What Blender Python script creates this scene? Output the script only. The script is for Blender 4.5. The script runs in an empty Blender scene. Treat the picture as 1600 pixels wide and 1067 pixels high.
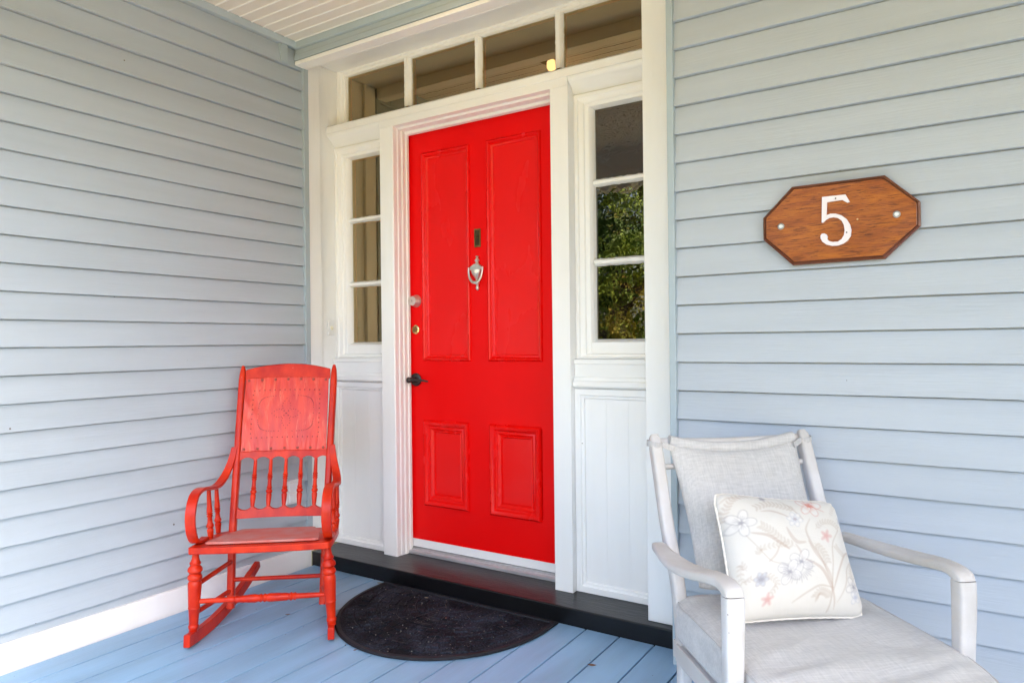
import bpy, bmesh, math, random
from mathutils import Vector, Matrix, noise
R = math.radians
SC = bpy.context.scene
COL = SC.collection

# ------------------------------------------------------------------ camera, sky, sun, exposure
cam_d = bpy.data.cameras.new('camera'); cam = bpy.data.objects.new('camera', cam_d); COL.objects.link(cam)
cam_d.sensor_fit = 'HORIZONTAL'; cam_d.sensor_width = 36.0; cam_d.lens = 36.0 * 1091.74 / 1600.0
cam_d.clip_start = 0.05; cam_d.clip_end = 500
yaw, pitch, roll = -0.5677, 0.0008, -0.0111
f = Vector((math.sin(yaw) * math.cos(pitch), math.cos(yaw) * math.cos(pitch), math.sin(pitch)))
r = Vector((math.cos(yaw), -math.sin(yaw), 0)); u = r.cross(f)
r2 = r * math.cos(roll) + u * math.sin(roll); u2 = -r * math.sin(roll) + u * math.cos(roll)
M = Matrix(((r2.x, u2.x, -f.x, 1.4056), (r2.y, u2.y, -f.y, -2.4166), (r2.z, u2.z, -f.z, 1.1557), (0, 0, 0, 1)))
cam.matrix_world = M
SC.camera = cam

SUN_ELEV, SUN_AZ = R(54), R(112)         # azimuth measured clockwise from +Y (towards +X)
world = bpy.data.worlds.new('World'); SC.world = world; world.use_nodes = True
wn = world.node_tree; wn.nodes.clear()
wo = wn.nodes.new('ShaderNodeOutputWorld'); wb = wn.nodes.new('ShaderNodeBackground'); ws = wn.nodes.new('ShaderNodeTexSky')
ws.sky_type = 'NISHITA'; ws.sun_disc = False; ws.sun_elevation = SUN_ELEV; ws.sun_rotation = SUN_AZ
ws.dust_density = 4.0; ws.air_density = 0.9; ws.ozone_density = 0.6
wb.inputs['Strength'].default_value = 0.15
wn.links.new(ws.outputs[0], wb.inputs[0]); wn.links.new(wb.outputs[0], wo.inputs[0])
sun_d = bpy.data.lights.new('sun', 'SUN'); sun = bpy.data.objects.new('sun', sun_d); COL.objects.link(sun)
sun_d.energy = 4.5; sun_d.angle = R(0.5); sun_d.color = (1.0, 0.93, 0.80)
sd = Vector((math.sin(SUN_AZ) * math.cos(SUN_ELEV), math.cos(SUN_AZ) * math.cos(SUN_ELEV), math.sin(SUN_ELEV)))
sun.rotation_euler = sd.to_track_quat('Z', 'Y').to_euler()
SC.view_settings.view_transform = 'Standard'; SC.view_settings.look = 'None'
SC.view_settings.gamma = 1; SC.view_settings.exposure = 2.72
SC.cycles.max_bounces = 10; SC.cycles.diffuse_bounces = 6; SC.cycles.glossy_bounces = 6
SC.cycles.transparent_max_bounces = 8
SC.cycles.use_denoising = True

# ------------------------------------------------------------------ materials
def mat(name, col, rough=0.5, spec=0.5, metallic=0.0, var=0.0, vscale=(3, 3, 3), bump=0.0, bscale=(40, 40, 40), coat=0.0,
        col2=None, vdetail=4, specks=None, speck_scale=25, speck_th=0.04, grain=None):
    m = bpy.data.materials.new(name); m.use_nodes = True
    nt = m.node_tree; b = nt.nodes['Principled BSDF']; L = nt.links
    b.inputs['Roughness'].default_value = rough; b.inputs['Specular IOR Level'].default_value = spec
    b.inputs['Metallic'].default_value = metallic; b.inputs['Coat Weight'].default_value = coat
    b.inputs['Base Color'].default_value = (*col, 1)
    tc = nt.nodes.new('ShaderNodeTexCoord'); src = tc.outputs['Object']
    colout = None
    if var > 0 or col2:
        mp = nt.nodes.new('ShaderNodeMapping'); mp.inputs['Scale'].default_value = vscale
        nz = nt.nodes.new('ShaderNodeTexNoise'); nz.inputs['Scale'].default_value = 1; nz.inputs['Detail'].default_value = vdetail
        L.new(src, mp.inputs[0]); L.new(mp.outputs[0], nz.inputs['Vector'])
        rp = nt.nodes.new('ShaderNodeValToRGB'); rp.color_ramp.elements[0].position = 0.35; rp.color_ramp.elements[1].position = 0.65
        c2 = col2 or tuple(c * (1 - var) for c in col)
        rp.color_ramp.elements[0].color = (*c2, 1); rp.color_ramp.elements[1].color = (*col, 1)
        L.new(nz.outputs['Fac'], rp.inputs[0]); colout = rp.outputs[0]
        rr = nt.nodes.new('ShaderNodeMapRange'); rr.inputs['To Min'].default_value = rough * 0.8; rr.inputs['To Max'].default_value = min(1, rough * 1.25)
        L.new(nz.outputs['Fac'], rr.inputs[0]); L.new(rr.outputs[0], b.inputs['Roughness'])
    if grain:
        gc, gs, gth = grain
        mp = nt.nodes.new('ShaderNodeMapping'); mp.inputs['Scale'].default_value = gs
        nz = nt.nodes.new('ShaderNodeTexNoise'); nz.inputs['Scale'].default_value = 1; nz.inputs['Detail'].default_value = 8; nz.inputs['Roughness'].default_value = 0.7
        nz.inputs['Distortion'].default_value = 0.6
        L.new(src, mp.inputs[0]); L.new(mp.outputs[0], nz.inputs['Vector'])
        rp = nt.nodes.new('ShaderNodeValToRGB'); rp.color_ramp.elements[0].position = gth; rp.color_ramp.elements[1].position = gth + 0.12
        rp.color_ramp.elements[0].color = (1, 1, 1, 1); rp.color_ramp.elements[1].color = (0, 0, 0, 1)
        L.new(nz.outputs['Fac'], rp.inputs[0])
        mx = nt.nodes.new('ShaderNodeMixRGB'); L.new(rp.outputs[0], mx.inputs[0])
        if colout: L.new(colout, mx.inputs[1])
        else: mx.inputs[1].default_value = (*col, 1)
        mx.inputs[2].default_value = (*gc, 1); colout = mx.outputs[0]
    if specks:
        vo = nt.nodes.new('ShaderNodeTexVoronoi'); vo.inputs['Scale'].default_value = speck_scale; L.new(src, vo.inputs['Vector'])
        lt = nt.nodes.new('ShaderNodeMath'); lt.operation = 'LESS_THAN'; lt.inputs[1].default_value = speck_th; L.new(vo.outputs['Distance'], lt.inputs[0])
        n2 = nt.nodes.new('ShaderNodeTexNoise'); n2.inputs['Scale'].default_value = 5; L.new(src, n2.inputs['Vector'])
        gt = nt.nodes.new('ShaderNodeMath'); gt.operation = 'GREATER_THAN'; gt.inputs[1].default_value = 0.58; L.new(n2.outputs['Fac'], gt.inputs[0])
        mu = nt.nodes.new('ShaderNodeMath'); mu.operation = 'MULTIPLY'; L.new(lt.outputs[0], mu.inputs[0]); L.new(gt.outputs[0], mu.inputs[1])
        mx = nt.nodes.new('ShaderNodeMixRGB'); L.new(mu.outputs[0], mx.inputs[0])
        if colout: L.new(colout, mx.inputs[1])
        else: mx.inputs[1].default_value = (*col, 1)
        mx.inputs[2].default_value = (*specks, 1); colout = mx.outputs[0]
    if colout: L.new(colout, b.inputs['Base Color'])
    if bump > 0:
        mp = nt.nodes.new('ShaderNodeMapping'); mp.inputs['Scale'].default_value = bscale
        nz = nt.nodes.new('ShaderNodeTexNoise'); nz.inputs['Scale'].default_value = 1; nz.inputs['Detail'].default_value = 6
        nz.inputs['Roughness'].default_value = 0.6
        L.new(src, mp.inputs[0]); L.new(mp.outputs[0], nz.inputs['Vector'])
        bp = nt.nodes.new('ShaderNodeBump'); bp.inputs['Strength'].default_value = bump; bp.inputs['Distance'].default_value = 0.003
        L.new(nz.outputs['Fac'], bp.inputs['Height']); L.new(bp.outputs[0], b.inputs['Normal'])
    return m

SIDING = (0.425, 0.487, 0.540)
m_side_l = mat('siding_left', SIDING, 0.55, 0.35, var=0.07, vscale=(3, 1.2, 14), bump=0.35, bscale=(30, 9, 160), specks=(0.12, 0.10, 0.08), speck_scale=9, speck_th=0.036)
m_side_r = mat('siding_right', (0.452, 0.497, 0.552), 0.55, 0.35, var=0.06, vscale=(1.2, 3, 14), bump=0.35, bscale=(9, 30, 160), specks=(0.12, 0.10, 0.08), speck_scale=9, speck_th=0.036)
m_blue_trim = mat('blue_trim_paint', (0.39, 0.465, 0.51), 0.5, 0.4, var=0.06, bump=0.2, bscale=(60, 60, 60))
m_white = mat('white_gloss_paint', (0.86, 0.86, 0.845), 0.32, 0.4, var=0.035, vscale=(9, 9, 1.6), bump=0.3, bscale=(150, 150, 7), specks=(0.35, 0.3, 0.25), speck_scale=8, speck_th=0.022)
m_white_h = mat('white_gloss_paint_across', (0.84, 0.84, 0.82), 0.32, 0.5, var=0.03, vscale=(1.6, 9, 9), bump=0.3, bscale=(7, 150, 150), specks=(0.35, 0.3, 0.25), speck_scale=8, speck_th=0.022)
m_jamb = mat('white_paint_pink_scuffed', (0.84, 0.835, 0.80), 0.35, 0.4, col2=(0.83, 0.79, 0.75), vscale=(90, 90, 2.2), bump=0.3, bscale=(150, 150, 7))
m_ceil = mat('ceiling_white', (0.72, 0.69, 0.63), 0.6, 0.3, var=0.05, vscale=(2, 14, 3), bump=0.15)
m_bead_highlight = mat('ceiling_bead_highlight', (0.82, 0.82, 0.80), 0.45, 0.4)  # beads coloured lighter than the boards to stand for groove highlights
m_red = mat('door_red_paint', (0.80, 0.0015, 0.002), 0.36, 0.16, var=0.04, vscale=(5, 5, 2), bump=0.22, bscale=(160, 160, 14), specks=(0.8, 0.35, 0.3), speck_scale=10, speck_th=0.02)
m_redp = mat('door_red_edges', (0.80, 0.003, 0.002), 0.26, 0.32, var=0.03, vscale=(5, 5, 2), bump=0.15, bscale=(120, 120, 30))
m_deck = mat('deck_blue_paint', (0.25, 0.425, 0.62), 0.40, 0.5, var=0.22, vscale=(9, 1.6, 3), bump=0.35, bscale=(110, 6, 40), specks=(0.10, 0.09, 0.09), speck_scale=16, speck_th=0.048)
m_deckgap = mat('deck_gap', (0.03, 0.06, 0.11), 0.9)
m_black = mat('doorstep_black_paint', (0.0045, 0.0045, 0.006), 0.32, 0.42, var=0.3, vscale=(3, 9, 3), bump=0.5, bscale=(14, 60, 30), specks=(0.25, 0.22, 0.2), speck_scale=22, speck_th=0.03)
m_rock = mat('rocker_red_paint', (0.60, 0.030, 0.005), 0.34, 0.26, col2=(0.42, 0.012, 0.003), vscale=(16, 16, 9), vdetail=7, bump=0.3, bscale=(60, 60, 30), specks=(0.75, 0.5, 0.4), speck_scale=30, speck_th=0.03)
m_rockseat = mat('rocker_seat_dusty', (0.55, 0.12, 0.10), 0.6, 0.4, col2=(0.50, 0.22, 0.20), vscale=(12, 12, 12), bump=0.4, bscale=(90, 90, 90), specks=(0.12, 0.04, 0.03), speck_scale=45, speck_th=0.09)
m_rockback = mat('rocker_back_leather', (0.66, 0.045, 0.016), 0.36, 0.45, col2=(0.52, 0.022, 0.012), vscale=(30, 20, 5), vdetail=3, bump=0.35, bscale=(160, 90, 10), grain=((0.66, 0.10, 0.05), (34, 16, 3), 0.36))
m_hole = mat('perforation_dark', (0.10, 0.004, 0.004), 0.8)
m_rivet = mat('rivet_worn', (0.30, 0.06, 0.04), 0.35, 0.5, metallic=0.3)
m_chair = mat('armchair_grey_paint', (0.60, 0.585, 0.59), 0.55, 0.35, col2=(0.50, 0.475, 0.455), vscale=(9, 5, 9), vdetail=8, bump=0.4, bscale=(90, 20, 90), specks=(0.25, 0.2, 0.16), speck_scale=26, speck_th=0.05)
m_metal = mat('satin_nickel', (0.74, 0.71, 0.65), 0.34, 0.5, metallic=0.85, var=0.12, vscale=(40, 40, 40))
m_brass = mat('tarnished_brass', (0.30, 0.20, 0.07), 0.45, 0.5, metallic=0.8, var=0.4, vscale=(50, 50, 50))
m_blackmetal = mat('black_metal', (0.015, 0.013, 0.012), 0.3, 0.5)
m_alu = mat('aluminium_sill', (0.55, 0.55, 0.56), 0.42, 0.5, metallic=0.5, var=0.25, vscale=(4, 60, 60))
m_plastic = mat('white_plastic', (0.78, 0.78, 0.77), 0.35)
m_button = mat('ivory_button', (0.74, 0.72, 0.55), 0.35)
m_numeral = mat('numeral_paint', (0.80, 0.74, 0.77), 0.35, 0.5, var=0.05, vscale=(30, 30, 30))
m_leaf = mat('dry_leaf', (0.22, 0.10, 0.04), 0.8, var=0.4, vscale=(60, 60, 60))
m_leafpale = mat('pale_leaf', (0.30, 0.24, 0.15), 0.8, var=0.4, vscale=(60, 60, 60))
m_plaque = mat('plaque_oak', (0.42, 0.125, 0.012), 0.38, 0.3, col2=(0.27, 0.066, 0.008), vscale=(6, 6, 40), vdetail=8, bump=0.4, bscale=(14, 14, 260), coat=0.1, grain=((0.11, 0.026, 0.005), (22, 22, 330), 0.38))
m_plaque_edge = mat('plaque_edge', (0.16, 0.045, 0.014), 0.3, 0.5, var=0.3, vscale=(14, 14, 60), coat=0.3)
m_interior = mat('hall_wall', (0.33, 0.25, 0.13), 0.7, var=0.1)
m_interior_d = mat('hall_floor', (0.12, 0.07, 0.03), 0.4, var=0.2)
m_lawn = mat('lawn', (0.12, 0.10, 0.020), 0.9, col2=(0.16, 0.12, 0.03), vscale=(1.2, 1.2, 1.2))
m_path = mat('gravel_path', (0.34, 0.255, 0.12), 0.9, var=0.25, vscale=(6, 6, 6), bump=0.5)
m_roof = mat('roof_shingle', (0.12, 0.11, 0.11), 0.8, var=0.3)
m_bark = mat('bark', (0.09, 0.065, 0.045), 0.9, var=0.4, vscale=(9, 9, 2), bump=0.6)

def leafmat(name, a, b_):
    m = mat(name, a, 0.55, 0.3, col2=b_, vscale=(4, 4, 4))
    b = m.node_tree.nodes['Principled BSDF']
    return m
m_fol_a = leafmat('foliage_dark', (0.08, 0.15, 0.02), (0.02, 0.045, 0.010))
m_fol_b = leafmat('foliage_olive', (0.28, 0.36, 0.045), (0.08, 0.14, 0.02))
m_fol_c = leafmat('foliage_rusty', (0.34, 0.24, 0.03), (0.22, 0.26, 0.04))

def fabric(name, col, col2):
    m = bpy.data.materials.new(name); m.use_nodes = True; nt = m.node_tree; L = nt.links; b = nt.nodes['Principled BSDF']
    b.inputs['Roughness'].default_value = 0.9; b.inputs['Specular IOR Level'].default_value = 0.15
    b.inputs['Sheen Weight'].default_value = 0.2
    tc = nt.nodes.new('ShaderNodeTexCoord')
    hs = []
    for sc in ((900, 70, 70), (70, 700, 500)):
        mp = nt.nodes.new('ShaderNodeMapping'); mp.inputs['Scale'].default_value = sc
        nz = nt.nodes.new('ShaderNodeTexNoise'); nz.inputs['Scale'].default_value = 0.35; nz.inputs['Detail'].default_value = 3
        L.new(tc.outputs['Object'], mp.inputs[0]); L.new(mp.outputs[0], nz.inputs['Vector']); hs.append(nz)
    ad = nt.nodes.new('ShaderNodeMath'); ad.operation = 'ADD'; L.new(hs[0].outputs['Fac'], ad.inputs[0]); L.new(hs[1].outputs['Fac'], ad.inputs[1])
    hf = nt.nodes.new('ShaderNodeMath'); hf.operation = 'MULTIPLY'; hf.inputs[1].default_value = 0.5; L.new(ad.outputs[0], hf.inputs[0])
    rp = nt.nodes.new('ShaderNodeValToRGB'); rp.color_ramp.elements[0].position = 0.36; rp.color_ramp.elements[1].position = 0.64
    rp.color_ramp.elements[0].color = (*col2, 1); rp.color_ramp.elements[1].color = (*col, 1)
    L.new(hf.outputs[0], rp.inputs[0]); L.new(rp.outputs[0], b.inputs['Base Color'])
    n3 = nt.nodes.new('ShaderNodeTexNoise'); n3.inputs['Scale'].default_value = 14; n3.inputs['Detail'].default_value = 3; L.new(tc.outputs['Object'], n3.inputs['Vector'])
    ma = nt.nodes.new('ShaderNodeMath'); ma.operation = 'MULTIPLY_ADD'; ma.inputs[1].default_value = 0.35; L.new(hf.outputs[0], ma.inputs[0]); L.new(n3.outputs['Fac'], ma.inputs[2])
    bp = nt.nodes.new('ShaderNodeBump'); bp.inputs['Strength'].default_value = 0.45; bp.inputs['Distance'].default_value = 0.004
    L.new(ma.outputs[0], bp.inputs['Height']); L.new(bp.outputs[0], b.inputs['Normal'])
    return m
m_fab = fabric('grey_linen', (0.56, 0.55, 0.545), (0.44, 0.435, 0.435))
m_fabpipe = fabric('grey_piping', (0.50, 0.48, 0.47), (0.40, 0.39, 0.385))

def glass(name, tint, refl_ior, wav, wscale, rt=(1, 0.93, 0.80, 1)):  # rt tints warm lamplight into the reflection colour
    m = bpy.data.materials.new(name); m.use_nodes = True; nt = m.node_tree; L = nt.links; nt.nodes.clear()
    o = nt.nodes.new('ShaderNodeOutputMaterial'); mx = nt.nodes.new('ShaderNodeMixShader'); tr = nt.nodes.new('ShaderNodeBsdfTransparent')
    gl = nt.nodes.new('ShaderNodeBsdfGlossy'); fr = nt.nodes.new('ShaderNodeFresnel'); fr.inputs['IOR'].default_value = refl_ior
    tr.inputs[0].default_value = (*tint, 1); gl.inputs['Roughness'].default_value = 0.0; gl.inputs[0].default_value = rt
    tc = nt.nodes.new('ShaderNodeTexCoord'); nz = nt.nodes.new('ShaderNodeTexNoise'); nz.inputs['Scale'].default_value = wscale; nz.inputs['Detail'].default_value = 2
    L.new(tc.outputs['Object'], nz.inputs['Vector'])
    bp = nt.nodes.new('ShaderNodeBump'); bp.inputs['Strength'].default_value = wav; bp.inputs['Distance'].default_value = 0.004
    L.new(nz.outputs['Fac'], bp.inputs['Height']); L.new(bp.outputs[0], gl.inputs['Normal'])
    L.new(fr.outputs[0], mx.inputs[0]); L.new(tr.outputs[0], mx.inputs[1]); L.new(gl.outputs[0], mx.inputs[2]); L.new(mx.outputs[0], o.inputs[0])
    return m
m_glass = glass('window_glass', (0.70, 0.64, 0.50), 3.8, 0.05, 9, (1, 0.77, 0.43, 1))
m_glass_old = glass('wavy_window_glass', (0.22, 0.205, 0.175), 2.0, 0.14, 18)

def emis(name, col, s):
    m = bpy.data.materials.new(name); m.use_nodes = True; b = m.node_tree.nodes['Principled BSDF']
    b.inputs['Base Color'].default_value = (*col, 1); b.inputs['Emission Color'].default_value = (*col, 1); b.inputs['Emission Strength'].default_value = s
    return m
m_lampglow = emis('lamp_glow', (1.0, 0.74, 0.50), 0.75)

# ------------------------------------------------------------------ helpers
def link(name, bm, m, parent=None, smooth=False, bevel=0.0, seg=2, extra=()):
    me = bpy.data.meshes.new(name); bmesh.ops.recalc_face_normals(bm, faces=bm.faces[:]) if not smooth == 'keep' else None
    bm.to_mesh(me); bm.free(); me.materials.append(m)
    for e in extra: me.materials.append(e)
    o = bpy.data.objects.new(name, me); COL.objects.link(o)
    if smooth:
        for p in me.polygons: p.use_smooth = True
        if smooth is True:
            try: me.set_sharp_from_angle(angle=R(40))
            except Exception: pass
    if bevel > 0:
        b = o.modifiers.new('bevel', 'BEVEL'); b.width = bevel; b.segments = seg; b.limit_method = 'ANGLE'; b.angle_limit = R(35)
        if not smooth:
            for p in me.polygons: p.use_smooth = True
            try: me.set_sharp_from_angle(angle=R(35))
            except Exception: pass
            b.harden_normals = True
    if parent is not None: o.parent = parent
    return o
def tag(o, label=None, cat=None, group=None, kind=None):
    if label: o['label'] = label
    if cat: o['category'] = cat
    if group: o['group'] = group
    if kind: o['kind'] = kind
    return o
def empty(name, label, cat, loc=(0, 0, 0), rz=0, group=None):
    o = bpy.data.objects.new(name, None); COL.objects.link(o); o.location = loc; o.rotation_euler = (0, 0, rz)
    o.empty_display_size = 0.1
    return tag(o, label, cat, group)
def box(bm, x0, x1, y0, y1, z0, z1, mi=0):
    v = [bm.verts.new(p) for p in ((x0, y0, z0), (x1, y0, z0), (x1, y1, z0), (x0, y1, z0), (x0, y0, z1), (x1, y0, z1), (x1, y1, z1), (x0, y1, z1))]
    for q in ((0, 3, 2, 1), (4, 5, 6, 7), (0, 1, 5, 4), (1, 2, 6, 5), (2, 3, 7, 6), (3, 0, 4, 7)):
        fc = bm.faces.new([v[i] for i in q]); fc.material_index = mi
def B(*args):
    bm = bmesh.new(); box(bm, *args); return bm
def Bs(lst):
    bm = bmesh.new()
    for a in lst: box(bm, *a)
    return bm
def prism(bm, poly, axis, a0, a1, mi=0):
    """closed polygon extruded along an axis: axis 'x' -> poly is (y,z); 'z' -> (x,y); 'y' -> (x,z)"""
    def P(p, a):
        return {'x': (a, p[0], p[1]), 'y': (p[0], a, p[1]), 'z': (p[0], p[1], a)}[axis]
    n = len(poly); v0 = [bm.verts.new(P(p, a0)) for p in poly]; v1 = [bm.verts.new(P(p, a1)) for p in poly]
    for i in range(n):
        fc = bm.faces.new((v0[i], v0[(i + 1) % n], v1[(i + 1) % n], v1[i])); fc.material_index = mi
    for vs in (v0[::-1], v1):
        fc = bm.faces.new(vs); fc.material_index = mi
    return bm
def frame_sweep(bm, x0, x1, z0, z1, prof, mi=0):
    """mitred picture-frame moulding on an xz rectangle; prof = [(inset, y)] closed loop"""
    n = len(prof); rings = []
    for i, (cx, cz, sx, sz) in enumerate(((x0, z0, 1, 1), (x1, z0, -1, 1), (x1, z1, -1, -1), (x0, z1, 1, -1))):
        rings.append([bm.verts.new((cx + sx * a, y, cz + sz * a)) for a, y in prof])
    for i in range(4):
        A, C = rings[i], rings[(i + 1) % 4]
        for j in range(n):
            fc = bm.faces.new((A[j], A[(j + 1) % n], C[(j + 1) % n], C[j])); fc.material_index = mi
def lathe(bm, prof, p0, p1, n=20, mi=0, cap=True):
    """prof = [(t, radius)] along p0->p1"""
    p0, p1 = Vector(p0), Vector(p1); d = (p1 - p0); q = d.to_track_quat('Z', 'Y')
    rings = []
    for t, rad in prof:
        c = p0 + d * t
        rings.append([bm.verts.new(c + q @ Vector((rad * math.cos(2 * math.pi * k / n), rad * math.sin(2 * math.pi * k / n), 0))) for k in range(n)])
    for a, b in zip(rings, rings[1:]):
        for k in range(n):
            fc = bm.faces.new((a[k], a[(k + 1) % n], b[(k + 1) % n], b[k])); fc.material_index = mi
    if cap:
        bm.faces.new(rings[0][::-1]).material_index = mi; bm.faces.new(rings[-1]).material_index = mi
    return bm
def sweep(bm, path, sizes, side=Vector((1, 0, 0)), mi=0, rnd=0.0, n=4):
    """rectangular (or rounded) section swept on a path. sizes: (w along side, h across) per point"""
    path = [Vector(p) for p in path]; rings = []
    for i, p in enumerate(path):
        t = (path[min(i + 1, len(path) - 1)] - path[max(i - 1, 0)]).normalized()
        s = (side - t * side.dot(t)).normalized(); h = t.cross(s)
        w, hh = sizes[i] if isinstance(sizes, list) else sizes
        w /= 2; hh /= 2
        if rnd <= 0: pts = [(-w, -hh), (w, -hh), (w, hh), (-w, hh)]
        else:
            pts = []
            for k in range(16):
                a = 2 * math.pi * (k + 0.5) / 16; e = rnd
                ca, sa = math.cos(a), math.sin(a)
                pts.append((w * math.copysign(abs(ca) ** e, ca), hh * math.copysign(abs(sa) ** e, sa)))
        rings.append([bm.verts.new(p + s * a + h * b) for a, b in pts])
    m = len(rings[0])
    for a, b in zip(rings, rings[1:]):
        for k in range(m): bm.faces.new((a[k], a[(k + 1) % m], b[(k + 1) % m], b[k])).material_index = mi
    bm.faces.new(rings[0][::-1]).material_index = mi; bm.faces.new(rings[-1]).material_index = mi
    return bm
def smooth_path(pts, k=6):
    pts = [Vector(p) for p in pts]; out = []
    for i in range(len(pts) - 1):
        p0, p1, p2, p3 = pts[max(i - 1, 0)], pts[i], pts[i + 1], pts[min(i + 2, len(pts) - 1)]
        for j in range(k):
            t = j / k
            out.append(0.5 * ((2 * p1) + (p2 - p0) * t + (2 * p0 - 5 * p1 + 4 * p2 - p3) * t * t + (3 * p1 - p0 - 3 * p2 + p3) * t ** 3))
    out.append(pts[-1]); return out
def tube(bm, pts, rad, n=10, mi=0):
    pts = [Vector(p) for p in pts]
    up = Vector((0, 0, 1)) if abs((pts[-1] - pts[0]).normalized().z) < 0.9 else Vector((0, 1, 0))
    return sweep(bm, pts, [(2 * rad, 2 * rad)] * len(pts), side=up.cross((pts[-1] - pts[0])).normalized() if (pts[-1] - pts[0]).length > 1e-6 else Vector((1, 0, 0)), mi=mi, rnd=1.0)
rnd = random.Random(7)

# ------------------------------------------------------------------ ground, deck, ceiling, roof
XL = -1.473                                   # left siding plane (butt edges)
EDGE = -2.20                                  # front edge of the porch
bm = bmesh.new()
NG = 24
vs = [[bm.verts.new((-40 + 80 * i / NG, -50 + 80 * j / NG, -0.62)) for i in range(NG + 1)] for j in range(NG + 1)]
for j in range(NG):
    for i in range(NG): bm.faces.new((vs[j][i], vs[j][i + 1], vs[j + 1][i + 1], vs[j + 1][i]))
tag(link('lawn', bm, m_lawn), kind='structure')
tag(link('path', B(-1.2, 7.0, -7.4, EDGE - 0.1, -0.70, -0.612), m_path), kind='structure')

bm = bmesh.new()
PW, X0 = 0.1445, -1.0125 - 0.1445 * 3.0                       # measured board joints of the deck
x = 0.1345 - PW * 11
while x < 6.2:
    a = max(x + 0.0030, XL + 0.001); b = x + PW - 0.0030
    if b > a + 0.01:
        dz = rnd.uniform(-0.0006, 0.0006)
        box(bm, a, b, EDGE, 0.108, -0.028, 0.0 + dz)
    x += PW
deck = link('deck_floor', bm, m_deck, bevel=0.0022, seg=2); tag(deck, kind='structure')
tag(link('deck_base', Bs([(XL, 6.2, EDGE + 0.03, 0.11, -0.30, -0.024), (XL, 6.2, EDGE + 0.06, -0.0, -0.60, -0.30)]), m_deckgap), kind='structure')

CZ = 2.713
bm = bmesh.new()
y = 0.038 - 0.0
ys = 0.02
k = 0
while ys - k * 0.0655 > EDGE:
    b = ys - k * 0.0655; a = b - 0.0655
    box(bm, XL - 0.1, 6.2, a + 0.0035, b - 0.0035, CZ, CZ + 0.02, 0)
    prism(bm, [(b - 0.0045, CZ + 0.004), (b - 0.0030, CZ - 0.0035), (b + 0.0030, CZ - 0.0035), (b + 0.0045, CZ + 0.004)], 'x', XL - 0.1, 6.2, 1)
    k += 1
box(bm, XL - 0.1, 6.2, EDGE, 0.5, CZ + 0.021, CZ + 0.05, 0)
tag(link('ceiling', bm, m_ceil, extra=(m_bead_highlight,)), kind='structure')

# ------------------------------------------------------------------ siding walls
def siding(name, zlines, expo, zbot, ztop, along0, along1, axis, plane, outdir, m):
    """zlines: z of one butt edge; boards lap every expo. axis 'x' wall faces -y ; axis 'y' wall faces +x"""
    bm = bmesh.new(); z = zlines
    while z > zbot - expo: z -= expo
    TH = 0.0165
    NSEG = 28
    while z < ztop:
        z0, z1 = max(z, zbot), min(z + expo, ztop)
        if z1 - z0 > 0.008:
            def off(zz): return TH * (1 - (zz - z) / expo)
            wob = [(rnd.uniform(-0.0007, 0.0007), rnd.uniform(-0.0006, 0.0006)) for _ in range(NSEG + 1)]
            rows = []
            for s in range(NSEG + 1):
                a = along0 + (along1 - along0) * s / NSEG; wz, wo_ = wob[s]
                prof = [(-TH - 0.012, z0 - 0.0), (TH * 0 - TH + off(z0) + wo_, z0 + wz), (-TH + off(z0) + wo_ * 0.8 - 0.0, z0 + 0.0018 + wz), (-TH + off(z1) + 0.0004, z1 - 0.0042), (-TH + off(z1) - 0.0065, z1 - 0.0032), (-TH + off(z1) - 0.0065, z1), (-TH - 0.012, z1)]
                row = []
                for o_, zz in prof:
                    row.append(bm.verts.new((a, plane + outdir * o_, zz) if axis == 'x' else (plane + outdir * o_, a, zz)))
                rows.append(row)
            for A, C in zip(rows, rows[1:]):
                for j in range(6): bm.faces.new((A[j], A[j + 1], C[j + 1], C[j]))
                bm.faces.new((A[6], A[0], C[0], C[6]))
            bm.faces.new(rows[0]); bm.faces.new(rows[-1][::-1])
        z += expo
    # solid backing
    d = plane - outdir * 0.024; e = plane - outdir * 0.16
    lo, hi = min(d, e), max(d, e)
    if axis == 'x': box(bm, along0, along1, lo, hi, zbot, ztop)
    else: box(bm, lo, hi, along0, along1, zbot, ztop)
    return link(name, bm, m)
wl = siding('siding_wall', 2.381, 0.1020, 0.10, 2.70, EDGE + 0.05, 0.088, 'y', XL, 1, m_side_l)
tag(wl, 'pale blue-grey clapboard side wall behind the red rocking chair', 'wall')
link('baseboard', B(XL - 0.15, XL + 0.004, EDGE + 0.05, 0.109, -0.02, 0.0995), m_white, wl, bevel=0.003)
link('corner_trim', B(XL - 0.10, XL + 0.006, 0.088, 0.118, 0.10, 2.60), m_blue_trim, wl, bevel=0.002)
bm = bmesh.new()
prism(bm, [(XL - 0.02, 2.684), (XL + 0.010, 2.684), (XL + 0.022, 2.700), (XL + 0.024, 2.7125), (XL - 0.02, 2.7125)], 'y', EDGE + 0.05, 0.036)
box(bm, XL - 0.02, XL + 0.004, -0.055, -0.012, 2.59, 2.684)
link('ceiling_trim', bm, m_blue_trim, wl, bevel=0.0015)
wr = siding('siding_wall', 2.0911, 0.1012, -0.25, 2.70, 0.56, 6.2, 'x', 0.0, -1, m_side_r)
tag(wr, 'pale blue-grey clapboard front wall holding the house number plaque', 'wall')
link('corner_trim', B(0.5365, 0.5605, -0.010, 0.160, -0.01, 2.60), m_blue_trim, wr, bevel=0.003)

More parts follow.
